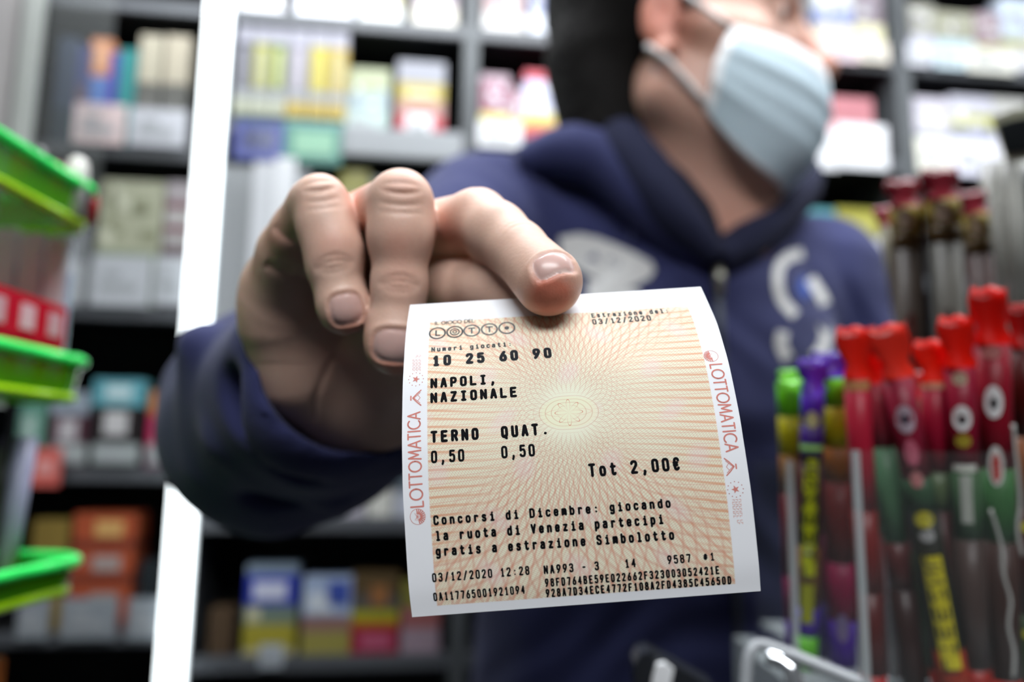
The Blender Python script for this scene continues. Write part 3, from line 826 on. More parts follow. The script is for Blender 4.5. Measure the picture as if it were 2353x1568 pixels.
# ---- head, neck and trunk
ear_px = (1515, 42, .660)
earP = P(*ear_px)
ha = RAD(20)
fF = (Vector((math.cos(ha), -math.sin(ha), 0)) + Vector((0, 0, -.07))).normalized()
fS = Vector((math.sin(ha), math.cos(ha), 0)).normalized()
fU = fS.cross(fF) * 1.0
if fU.z < 0: fU.negate()
Hc = earP + fS * .076 + fF * .006
def HP(f, s, u): return Hc + fF * f + fS * s + fU * u
HA = [fF, fS, fU]
B = Field((-0.32, 0.36, 0.62), (0.66, 1.02, 1.82), 0.0036)
B.ell(HP(-.022, 0, .058), (.100, .078, .098), HA, .01)
B.ell(HP(.030, 0, .010), (.072, .066, .105), HA, .02)
B.ell(HP(.045, 0, -.055), (.050, .055, .060), HA, .02)
for s_ in (-1, 1):
    B.cone(HP(.000, .050 * s_, -.055), HP(.076, .016 * s_, -.098), .020, .020, .03)
    B.cone(HP(.062, .046 * s_, -.012), HP(.030, .062 * s_, -.004), .019, .014, .014)
    B.cone(HP(.094, .012 * s_, .036), HP(.080, .044 * s_, .036), .010, .009, .010)
    B.ell(HP(.106, .032 * s_, .016), (.022, .017, .012), HA, .010, 'sub')
    B.ell(HP(.0800, .032 * s_, .017), (.0136, .0142, .0136), HA, .003)
    B.ell(HP(.0955, .034 * s_, .0155), (.009, .0125, .0042), HA, .001, 'sub')
    B.cone(HP(.104, .014 * s_, -.026), HP(.112, .009 * s_, -.026), .0085, .0085, .006)
    # ear
    B.ell(HP(-.006, .075 * s_, .004), (.017, .008, .031), HA, .006)
    B.cone(HP(.004, .073 * s_, -.024), HP(-.002, .077 * s_, -.030), .008, .0075, .004)
    B.ell(HP(-.002, .086 * s_, .003), (.0095, .0065, .016), HA, .004, 'sub')
B.cone(HP(.098, 0, .022), HP(.120, 0, -.016), .0085, .0115, .010)
B.ell(HP(.123, 0, -.019), (.0125, .0125, .0115), HA, .006)
B.ell(HP(.086, 0, -.062), (.018, .024, .014), HA, .010)
neck0 = HP(-.010, 0, -.050)
neckB = P(1600, 500, .745)
B.cone(neck0, neckB, .048, .056, .03)
B.cone(HP(.020, 0, -.085), P(1640, 500, .715), .030, .030, .03)
# ladder of the trunk
shR = P(1110, 512, .735); shL = P(1890, 640, .86)
chest = (shR + shL) / 2 + Vector((0, -.005, -.17))
belly = chest + Vector((.0, .02, -.30))
B.cone(neckB, chest, .058, .10, .05)
B.cone(shR + Vector((.04, .02, -.02)), shL + Vector((-.04, -.02, -.02)), .050, .050, .04)
elb = P(672, 955, .505); wri = P(815, 915, .335)
B.cone(shR, elb, .044, .036, .02)
B.cone(elb, wri, .036, .024, .01)
elL = shL + Vector((.07, .02, -.30)); wrL = elL + Vector((-.06, -.16, -.12))
B.cone(shL, elL, .044, .036, .02); B.cone(elL, wrL, .036, .024, .01)
B.cone(chest, belly, .10, .11, .05)
bV, bF = B.mesh(); bV = relax(bV, bF, 4, .5); del B
bred = np.zeros(len(bV)); stb = np.zeros(len(bV))
q = (bV - np.array(Hc)) @ np.array([list(a) for a in HA]).T
stb = np.clip(1 - np.abs(q[:, 0] - .055) / .075, 0, 1) * np.clip((-.025 - q[:, 2]) / .02, 0, 1) * np.clip((q[:, 2] + .16) / .04, 0, 1) * 1.0
stb = np.maximum(stb, np.exp(-((q[:, 0] - .018) / .012) ** 2 - ((q[:, 2] - .0) / .03) ** 2) * .5)
bred = 0.75 * np.exp(-(((q[:, 0] + .005) / .03) ** 2 + ((np.abs(q[:, 1]) - .078) / .012) ** 2 + ((q[:, 2]) / .04) ** 2)) \
     + 0.6 * np.exp(-(((q[:, 0] - .115) / .02) ** 2 + (q[:, 1] / .03) ** 2 + ((q[:, 2] + .015) / .018) ** 2)) + 0.25 + .2 * np.exp(-((bV - np.array(P(1645, 560, .7))) ** 2).sum(1) / .05 ** 2)
bro = np.exp(-((q[:, 2] - .041) / .006) ** 2) * np.clip((q[:, 0] - .06) / .02, 0, 1) * np.clip((np.abs(q[:, 1]) - .01) / .008, 0, 1)
V_ = np.concatenate([hV, bV]); F_ = np.concatenate([hF, bF + len(hV)])
body = put_np('body', V_, F_, SKIN, person, attrs={
    'red': np.concatenate([red, bred]), 'nail': np.concatenate([nl, np.zeros(len(bV))]),
    'nail_edge': np.concatenate([rim, np.zeros(len(bV))]), 'stubble': np.concatenate([np.zeros(len(hV)), np.clip(stb * .75 + bro * 1.6, 0, 1.6)])})
# eyes
for s_ in (-1, 1):
    e_ = MB(); bm = bmesh.new(); bmesh.ops.create_uvsphere(bm, u_segments=20, v_segments=14, radius=.0119)
    vs_ = [v.co + HP(.0812, .032 * s_, .017) for v in bm.verts]; fs_ = [tuple(v.index for v in f.verts) for f in bm.faces]; bm.free()
    c0 = HP(.0812, .032 * s_, .017); gaze = (fF + Vector((0, -.25, -.1))).normalized()
    mi_ = []
    for f in fs_:
        cc = sum((vs_[i] for i in f), Vector()) / len(f); an = (cc - c0).normalized().dot(gaze)
        mi_.append(2 if an > .95 else 1 if an > .87 else 0)
    e_.add(vs_, fs_); e_.m = mi_
    e_.build('eye', [mat('eye_white', 'e4dcd8', rough=.2), mat('iris', '4a3524', rough=.2), mat('pupil', '080808', rough=.1)], person, smooth=True)

# hair: short, dark
Hr = Field(tuple(np.array(HP(0, 0, .04)) - .15), tuple(np.array(HP(0, 0, .04)) + .15), 0.0024)
Hr.ell(HP(-.026, 0, .062), (.106, .086, .105), HA, .01)
Hr.cone(HP(-.068, -.02, -.01), HP(-.056, -.02, -.075), .052, .044, .02)
Hr.cone(HP(-.078, .02, -.01), HP(-.070, .02, -.075), .046, .040, .02)
for s_ in (-1, 1): Hr.cone(HP(.018, .066 * s_, .045), HP(.016, .067 * s_, .012), .012, .007, .004)
# face and ears stay free
pf = HP(.052, 0, .03); nf = (fF * .90 - fU * .42).normalized(); Hr.plane(pf, nf, .006)
for s_ in (-1, 1): Hr.ell(HP(.008, .084 * s_, -.008), (.024, .016, .036), HA, .004, 'sub')
for s_ in (-1, 1): Hr.cone(HP(.052, .07 * s_, .00), HP(.050, .080 * s_, -.09), .026, .038, .004, 'sub')
X, Y, Z = Hr.grid((slice(None),) * 3)
Hr.D += (.0012 * np.sin(X * 900 + 3 * np.sin(Z * 300)) * np.sin(Y * 800 + Z * 500)).astype(np.float32)
v, f = Hr.mesh(); v = relax(v, f, 2, .5)
HM = mat('dark_hair', '120f0e', rough=.65, noise=.5, nscale=400, bump=.8, bscale=900); HM.node_tree.nodes['Principled BSDF'].inputs['Specular IOR Level'].default_value = .12
put_np('hair', v, f, HM, person)

# ---- hoodie
NAVY = mat('navy_sweatshirt_fabric', '2d325f', rough=.9, noise=.22, nscale=45, bump=.5, bscale=900, sheen=.08)
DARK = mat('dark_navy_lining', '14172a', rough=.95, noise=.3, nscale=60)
K = Field((-0.36, 0.22, 0.60), (0.74, 1.06, 1.62), 0.0031)
# trunk
K.cone(shR + Vector((.015, .01, -.005)), shL + Vector((-.015, -.01, -.005)), .064, .064, .03)
K.ell(chest + Vector((0, 0, .03)), (.185, .12, .17), [(shL - shR).normalized(), Vector((0, 0, 1)).cross((shL - shR).normalized()), Vector((0, 0, 1))], .05)
K.cone(chest, belly + Vector((0, 0, -.05)), .145, .150, .05); K.cone(chest + Vector((-.06, 0, -.02)), belly + Vector((-.07, 0, -.05)), .11, .12, .05)
K.cone(neckB + Vector((-.02, .03, .0)), chest, .085, .13, .05)
# reaching sleeve, from the shoulder round the elbow to the cuff
el2 = P(690, 950, .50); mid2 = P(640, 962, .42); cuf = P(742, 872, .318)
K.cone(shR, el2, .064, .056, .02)
K.cone(el2, mid2, R_(235, .50), R_(248, .42), .02)
K.cone(mid2, cuf, R_(248, .42), R_(228, .318), .016)
K.cone(P(905, 940, .345), P(800, 960, .44), R_(130, .345), R_(160, .44), .03)
# far sleeve hanging by the side, forearm resting forward
K.cone(shL, elL, .064, .056, .02); K.cone(elL, wrL, .056, .046, .02)
# folds
def fold(p0, p1, r, k, op='add'): K.cone(P(*p0), P(*p1), r, r * .7, k, op)
fold((470, 800, .345), (480, 1060, .37), .010, .010); fold((560, 900, .30), (700, 1080, .31), .007, .01, 'sub')
fold((520, 1000, .33), (760, 1140, .36), .008, .010); fold((620, 1120, .36), (860, 1040, .38), .008, .010, 'sub')
# wrist hole and neck hole
K.cone(P(760, 830, .255), P(800, 885, .325), R_(190, .255), R_(158, .325), .004, 'sub')
K.cone(P(880, 845, .26), P(870, 885, .325), R_(190, .26), R_(130, .325), .004, 'sub')
K.cone(HP(-.015, 0, -.05), P(1620, 470, .72), .072, .066, .01, 'sub')
K.cone(P(1632, 465, .685), P(1645, 585, .655), .040, .006, .006, 'sub')
K.cone(P(1632, 440, .60), P(1645, 575, .60), .040, .006, .006, 'sub')
X, Y, Z = K.grid((slice(None),) * 3)
K.D += (.0016 * np.sin(X * 70 + 2.2 * np.sin(Z * 42 + Y * 30)) * np.sin(Z * 60 + Y * 50 + 1.7 * np.sin(X * 38))).astype(np.float32)
kV, kF = K.mesh(); kV = relax(kV, kF, 4, .5); del K
jacket = put_np('hoodie', kV, kF, NAVY, person)
jb = BVHTree.FromPolygons([tuple(v) for v in kV], [tuple(f) for f in kF])
def on_jacket(px, py, lift=.002, dmin=.3, fallback=.68):
    d = ray(px, py).normalized()
    h = jb.ray_cast(CAM + d * dmin, d, 3.0)
    if h[0] is None: return P(px, py, fallback)
    return h[0] - d * lift
# collar rolls: standing hood edge round the neck, down to the zip
def roll(name, pts, r, M_, n=26):
    q = spline([tuple(P(*p[:3])) + (p[3],) for p in pts], n)
    b_ = MB(); b_.tube([Vector(p[:3]) for p in q], [p[3] * r for p in q], 0, 14)
    return b_.build(name, M_, person, smooth=True)
roll('hood_collar', [(1650, 598, .652, .5), (1560, 505, .660, .95), (1480, 400, .675, 1.15), (1415, 310, .70, 1.1), (1450, 250, .76, 1.1), (1560, 262, .82, 1.1),
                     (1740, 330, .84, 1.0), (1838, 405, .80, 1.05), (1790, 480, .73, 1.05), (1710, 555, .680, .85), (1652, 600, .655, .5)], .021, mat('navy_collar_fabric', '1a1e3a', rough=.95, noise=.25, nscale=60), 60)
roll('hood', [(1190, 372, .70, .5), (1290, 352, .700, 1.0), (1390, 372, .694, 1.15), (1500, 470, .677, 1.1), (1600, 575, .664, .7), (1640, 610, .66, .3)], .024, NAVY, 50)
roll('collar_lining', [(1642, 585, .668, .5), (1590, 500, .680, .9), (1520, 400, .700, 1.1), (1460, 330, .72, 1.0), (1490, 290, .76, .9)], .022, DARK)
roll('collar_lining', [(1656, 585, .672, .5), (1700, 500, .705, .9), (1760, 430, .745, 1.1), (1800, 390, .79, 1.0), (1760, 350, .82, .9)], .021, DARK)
# zip
zb = MB()
zp = [on_jacket(1646 + (y - 600) * .06, y, .003) for y in range(602, 1500, 40)]
zb.tube(zp, .0030, 0, 6)
zb.build('zip', mat('zip_teeth', '50545c', rough=.35, metallic=.7), person)
zb = MB(); c = on_jacket(1652, 640, .008)
zb.tube([c + Vector((0, 0, .010)), c, c + Vector((0, -.001, -.016))], [.0035, .0055, .0040], 0, 8)
zb.build('zip_pull', mat('zip_metal', 'a9a89c', rough=.3, metallic=.8), person, smooth=True)
# drawstring
for xs in ([(1440, 450), (1452, 500), (1450, 552)],):
    zb = MB(); zb.tube([on_jacket(x, y, .004) for x, y in xs], .0022, 0, 6); zb.build('drawstring', mat('drawstring_cord', '5a5f8c', rough=.9), person)
# printed badges on the chest
def badge(name, outline, M_, holes=None, steps=7):
    """patch of print laid on the cloth: a fan of small faces that follow it"""
    cx_ = sum(p[0] for p in outline) / len(outline); cy_ = sum(p[1] for p in outline) / len(outline)
    b_ = MB(); n = len(outline); vs = []
    for j in range(steps + 1):
        t = j / steps
        for (x, y) in outline: vs.append(on_jacket(cx_ + (x - cx_) * t, cy_ + (y - cy_) * t, .0016, .5))
    fs = []
    for j in range(steps):
        for k in range(n): fs.append((j * n + k, j * n + (k + 1) % n, (j + 1) * n + (k + 1) % n, (j + 1) * n + k))
    b_.add(vs, fs); return b_.build(name, M_, person)
def dens(poly, step=10):
    out = []
    for a, b in zip(poly, poly[1:] + poly[:1]):
        L = math.hypot(b[0] - a[0], b[1] - a[1]); k = max(1, int(L / step))
        out += [(a[0] + (b[0] - a[0]) * i / k, a[1] + (b[1] - a[1]) * i / k) for i in range(k)]
    return out
WHT = mat('off_white_screen_print', 'd8d8d6', rough=.8, noise=.2, nscale=200)
badge('chest_print', dens([(1285, 545), (1330, 537), (1372, 545), (1440, 572), (1498, 602), (1505, 622), (1492, 640), (1430, 668), (1392, 655), (1340, 625), (1290, 592)]), WHT)
badge('chest_print', dens([(1350, 640), (1420, 660), (1470, 668), (1480, 700), (1350, 700)]), WHT)
def band(name, pts, wpx, M_):
    L_, R__ = [], []
    q = spline([p for p in pts], 40)
    b_ = MB(); vs = []
    for i in range(len(q)):
        a = q[max(i - 1, 0)]; c = q[min(i + 1, len(q) - 1)]; d = (c - a) / np.linalg.norm(c - a); n_ = np.array((-d[1], d[0])) * wpx / 2
        vs += [on_jacket(*(q[i] + n_), .0018, .5), on_jacket(*(q[i] - n_), .0018, .5)]
    b_.add(vs, [(2 * i, 2 * i + 1, 2 * i + 3, 2 * i + 2) for i in range(len(q) - 1)]); return b_.build(name, M_, person)
band('emblem_print', [(1845, 582), (1815, 590), (1792, 612), (1788, 650), (1798, 690), (1828, 725)], 24, WHT)
band('emblem_print', [(1862, 640), (1888, 680), (1896, 700)], 24, WHT)
band('emblem_print', [(1893, 745), (1898, 775), (1885, 808), (1870, 820)], 26, WHT)
band('emblem_print', [(1800, 762), (1795, 790), (1810, 825)], 28, WHT)
badge('emblem_print', dens([(1838, 635), (1862, 640), (1866, 672), (1850, 690), (1830, 670)]), mat('blue_screen_print', '3d55a0', rough=.8))
badge('emblem_print', dens([(1332, 575), (1372, 582), (1378, 600), (1345, 596)]), mat('dark_screen_print', '3b4168', rough=.8))
badge('emblem_print', dens([(1400, 590), (1425, 600), (1420, 616), (1398, 606)]), mat('dark_screen_print', '3b4168', rough=.8))
# trousers and shoes below the counter
Tz = Field((-.16, .58, -.01), (.48, 1.08, .80), .008)
hip = belly + Vector((0, 0, -.16))
for s_ in (-1, 1):
    h0 = hip + (shL - shR).normalized() * .085 * s_
    Tz.cone(h0, h0 + Vector((.01 * s_, -.01, -.36)), .088, .064, .04); Tz.cone(h0 + Vector((.01 * s_, -.01, -.36)), Vector((h0.x + .02 * s_, h0.y + .01, .09)), .064, .055, .02)
v, f = Tz.mesh(); put_np('trousers', relax(v, f, 2), f, mat('dark_denim', '20242c', rough=.9, noise=.2), person)
for s_ in (-1, 1):
    h0 = hip + (shL - shR).normalized() * .085 * s_; b_ = MB()
    b_.box((h0.x + .02 * s_, h0.y - .05, .045), (.095, .27, .09), 0, None, .04); b_.build('shoe', mat('black_shoe', '141414', rough=.5), person, smooth=True)

# ---- face mask: pleated sheet wrapped round nose, cheeks and chin
nU_, nV_ = 44, 30
vsm, fsm, fmm = [], [], []
def maskpt(u, v):
    """u -1 near cheek .. 1 far cheek, v 0 top .. 1 chin"""
    top = .022 * abs(u) ** 1.4
    z = np.interp(v, [0, .25, .5, .75, 1], [-.032, -.054, -.079, -.103, -.128]) + top * (1 - v) + .052 * (abs(u) ** 3.2) * v
    fr_ = np.interp(v, [0, .12, .35, .6, .8, 1], [.128, .130, .130, .124, .114, .094])
    sd = np.interp(v, [0, .3, .7, 1], [.073, .078, .076, .064])
    ph = u * RAD(np.interp(v, [0, .5, 1], [76, 80, 78]))
    f0 = np.interp(v, [0, 1], [.020, .010])
    cf = math.cos(ph)
    f_ = f0 + (fr_ - f0) * (abs(cf) ** .85)
    s_ = sd * math.sin(ph)
    # pleats
    pl = 0.0
    for c_ in (.30, .50, .70):
        t = (v - c_) / .07
        if -1 < t < 1: pl += .0035 * (1 - abs(t)) * (1 if t > 0 else .3)
    k = pl * (1 - abs(u) ** 4)
    return HP(f_ + k * cf, s_ + k * math.sin(ph), z)
for j in range(nV_ + 1):
    for i in range(nU_ + 1): vsm.append(maskpt(-1 + 2 * i / nU_, j / nV_))
for j in range(nV_):
    for i in range(nU_):
        a = j * (nU_ + 1) + i; fsm.append((a, a + 1, a + nU_ + 2, a + nU_ + 1)); fmm.append(1 if j < 4 or i < 1 or i > nU_ - 2 or j >= nV_ - 1 else 0)
inv = person.matrix_world.inverted()
mk = put('face_mask', [inv @ v for v in vsm], fsm, [mat('pale_blue_nonwoven', 'c8dde8', rough=.75, noise=.12, nscale=120, bump=.3, bscale=1200), mat('white_nonwoven', 'eef0f2', rough=.8)], person, fmm, True)
sm = mk.modifiers.new('thickness', 'SOLIDIFY'); sm.thickness = .0012; sm.offset = 1
LOOP = mat('white_elastic', 'd8d6d4', rough=.8)
for s_ in (-1, 1):
    u_ = s_
    for pts in ([HP(-.018, .084 * s_, .034), HP(.010, .079 * s_, .020), maskpt(u_, .02)], [HP(-.014, .081 * s_, -.026), HP(.004, .080 * s_, -.040), maskpt(u_, .94)]):
        b_ = MB(); q = spline([tuple(p) for p in pts], 10); b_.tube([Vector(p) for p in q], .0026, 0, 8)
        b_.build('ear_loop', LOOP, mk, smooth=True, inv=None) if False else b_.build('ear_loop', LOOP, mk, smooth=True)
# ------------------------------------------------------------------ lottery ticket
TW = 80.0
rows = [  # left edge, right edge (frame), distance
    ((942.5, 701), (1610, 659.5), .2145), ((936, 742), (1628, 698), .2088), ((931.5, 783), (1647, 742), .2040), ((928, 838), (1664, 797), .1985),
    ((925.3, 895), (1677.5, 848), .1945), ((923.7, 997), (1698, 948), .1893), ((924.3, 1060), (1708, 1010), .1868), ((925.6, 1127), (1718, 1075), .1850),
    ((930, 1207), (1728.5, 1152), .1836), ((938.5, 1341), (1742.5, 1285), .1823), ((946.9, 1419), (1748, 1358.9), .1824)]
tl = spline([tuple(P(r[0][0], r[0][1], r[2])) for r in rows], 220)
tr = spline([tuple(P(r[1][0], r[1][1], r[2])) for r in rows], 220)
arc = np.concatenate([[0], np.cumsum(np.linalg.norm(np.diff((tl + tr) / 2, axis=0), axis=1))])
TH = arc[-1] * 1000.0
tt = arc / arc[-1]
def T(U, V):
    """point of the paper, U mm from its left edge, V mm from its top edge"""
    u = U / TW; t = V / TH
    a = np.array([np.interp(t, tt, tl[:, k]) for k in range(3)]); b = np.array([np.interp(t, tt, tr[:, k]) for k in range(3)])
    return Vector(a * (1 - u) + b * u)
def TN(U, V):
    n = (T(U + .5, V) - T(U - .5, V)).cross(T(U, min(V + .8, TH)) - T(U, max(V - .8, 0)))
    n.normalize()
    if n.dot(CAM - T(U, V)) < 0: n.negate()
    return n
def proj(p):
    v = p - CAM; z = v.dot(cF)
    return np.array((CX + F_PX * v.dot(cR) / z, CY - F_PX * v.dot(cU) / z))
def on_ticket(px, py):
    """which millimetre of the paper this place of the frame shows"""
    U, V = 40.0, 40.0
    for _ in range(12):
        f = proj(T(U, V)) - np.array((px, py))
        ju = (proj(T(U + .5, V)) - proj(T(U - .5, V))); jv = (proj(T(U, V + .5)) - proj(T(U, V - .5)))
        J = np.stack([ju, jv], 1)
        s = np.linalg.solve(J, f)
        U -= s[0]; V = min(max(V - s[1], 0.5), TH - 0.5)
        if abs(s).max() < 1e-3: break
    return U, V

def ticket_material():
    M = bpy.data.materials.new('ticket_print'); M.use_nodes = True
    nt = M.node_tree; NX.nt = nt
    b = nt.nodes['Principled BSDF']; b.inputs['Roughness'].default_value = 0.55
    uv = nt.nodes.new('ShaderNodeUVMap'); uv.uv_map = 'mm'
    sp = nt.nodes.new('ShaderNodeSeparateXYZ'); nt.links.new(uv.outputs[0], sp.inputs[0])
    X0, Y0 = on_ticket(1307, 948)
    U = NX(sp.outputs[0]) * 100.0 ; V = NX(sp.outputs[1]) * 100.0
    pl, pt = on_ticket(982, 1000)[0], on_ticket(1290, 722)[1]
    pr, pb = on_ticket(1656, 1040)[0], on_ticket(1340, 1368)[1]
    x = U - X0; y = V - Y0
    inside = nmin(nmin(nstep(U, pl - .1, pl + .1), nstep(U, pr + .1, pr - .1)), nmin(nstep(V, pt - .1, pt + .1), nstep(V, pb + .1, pb - .1)))
    r = nsqrt(x * x + y * y)
    th = natan2(y, x)
    # ground tint: pale green cream in the middle, yellow ochre outwards
    g = nstep(r, 4, 46)
    base = nmix(g, 'f1f1da', 'f7efd8')
    # fine slanted hatch, tan one way and salmon the other
    w1 = (nabs(x) * 0.80 + y * 0.95 + 1.6 * nsin(x * 0.13 + 1.0) + 1.2 * nsin(y * 0.17)) * 1.75
    base = nmix(nline(w1, 0.15) * 0.42 * nstep(r, 4, 9), base, 'bcae84')
    w1b = (nabs(x) * 0.95 - y * 0.60 + 1.3 * nsin(x * 0.17 + y * 0.07)) * 1.15
    base = nmix(nline(w1b, 0.12) * 0.36 * nstep(r, 6, 12), base, 'dca890')
    # net of crossing arcs running up and down from the rosette
    vert = nstep(nabs(y) / (nabs(x) + 0.01), 0.55, 1.1) * nstep(r, 7, 11)
    base = nmix(nline(th * 11.0 + r * 0.21, 0.10) * vert * 0.42, base, 'd9987e')
    base = nmix(nline(th * 11.0 - r * 0.21, 0.10) * vert * 0.42, base, 'd9987e')
    base = nmix(nline(th * 17.0, 0.11) * vert * nstep(r, 13, 18) * 0.5, base, 'dc8f74')
    base = nmix(nline(th * 6.0 + r * 0.40 + 0.6 * nsin(r * 0.5), 0.08) * nstep(r, 5, 7) * nstep(r, 20, 11) * 0.35, base, 'cf9f86')
    base = nmix(nline(th * 6.0 - r * 0.40 - 0.6 * nsin(r * 0.5), 0.08) * nstep(r, 5, 7) * nstep(r, 20, 11) * 0.35, base, 'cf9f86')
    # sideways streaks that fade towards the middle
    side = nstep(nabs(x), 10, 32) * nstep(nabs(x) / (nabs(y) + 0.01), 0.55, 1.3)
    hs = (y + 0.8 * nsin(x * 0.12)) * (1.0 / (1.75 + 0.010 * nabs(x)))
    hw = nline(hs, 0.14, 0.4)
    base = nmix(hw * side * 0.72, base, 'e09c72')
    side2 = nstep(nabs(x), 5, 12) * nstep(nabs(x) / (nabs(y) + 0.01), 0.7, 1.3)
    hs2 = (y * (1.0 + 6.0 / (nabs(x) + 6.0))) * 0.62
    base = nmix(nline(hs2, 0.07) * side2 * 0.42, base, 'de9f84')
    # pink blush bands where the nets overlap
    bl = nstep(nsin(x * 0.31 + 2.0 * nsin(y * 0.11)) * nsin(y * 0.27 + 1.3), 0.55, 0.95)
    base = nmix(bl * 0.30, base, 'f0d4dc')
    # rosette: nested ovals and an eight-petalled flower
    e = nsqrt((x * x) * 0.36 + y * y)
    base = nmix(nstep(e, 4.4, 3.8) * 0.5, base, 'f0efc8')
    ov = nline(e * 1.15 + 0.12 * ncos(th * 4.0), 0.075)
    base = nmix(ov * 1.0 * nstep(e, 5.4, 4.8) * nstep(e, 1.6, 1.9) * 0.5, base, 'cf9f7c')
    pet = nabs(ncos(th * 4.0)) * 3.3
    base = nmix(nstep(nabs(r - pet), 0.17, 0.07) * 0.85, base, 'd2896c')
    pet2 = nabs(ncos(th)) * 5.6 - nabs(nsin(th)) * 9
    base = nmix(nstep(nabs(r - pet2), 0.12, 0.05) * 0.6, base, 'd9846a')
    fin = nmix(inside, 'f2f4f8', base)
    nt.links.new(fin.s, b.inputs['Base Color'])
    b.inputs['Specular IOR Level'].default_value = 0.3
    # a thin sheet lets a little light through
    tr_ = nt.nodes.new('ShaderNodeBsdfTranslucent'); nt.links.new(fin.s, tr_.inputs['Color'])
    ms = nt.nodes.new('ShaderNodeMixShader'); ms.inputs[0].default_value = 0.12
    out = nt.nodes['Material Output']
    nt.links.new(b.outputs[0], ms.inputs[1]); nt.links.new(tr_.outputs[0], ms.inputs[2]); nt.links.new(ms.outputs[0], out.inputs['Surface'])
    return M

ticket = empty('lottery_ticket', T(40, TH), 'white and cream printed lottery ticket held up between index finger and thumb', 'ticket')
nu, nv = 40, 90
vs, fs, uvs = [], [], []
for side_ in (0, 1):
    for j in range(nv + 1):
        for i in range(nu + 1):
            U_, V_ = TW * i / nu, TH * j / nv
            p = T(U_, V_)
            if side_: p = p - TN(U_, V_) * 0.00012
            vs.append(p); uvs.append((U_ / 100, V_ / 100))
N1 = (nu + 1) * (nv + 1)
fm = []
for j in range(nv):
    for i in range(nu):
        a = j * (nu + 1) + i
        fs.append((a, a + nu + 1, a + nu + 2, a + 1)); fm.append(0)
        fs.append((N1 + a, N1 + a + 1, N1 + a + nu + 2, N1 + a + nu + 1)); fm.append(1)
ring = [i for i in range(nu + 1)] + [j * (nu + 1) + nu for j in range(1, nv + 1)] + [nv * (nu + 1) + i for i in range(nu - 1, -1, -1)] + [j * (nu + 1) for j in range(nv - 1, 0, -1)]
for k in range(len(ring)):
    a, b_ = ring[k], ring[(k + 1) % len(ring)]
    fs.append((a, b_, N1 + b_, N1 + a)); fm.append(1)
inv = ticket.matrix_world.inverted()
paper = put('paper', [inv @ v for v in vs], fs, [ticket_material(), mat('ticket_back', 'eef0f4', rough=0.7)], ticket, fm, smooth=False)
uvl = paper.data.uv_layers.new(name='mm')
for poly in paper.data.polygons:
    for li in poly.loop_indices:
        uvl.data[li].uv = uvs[paper.data.loops[li].vertex_index]

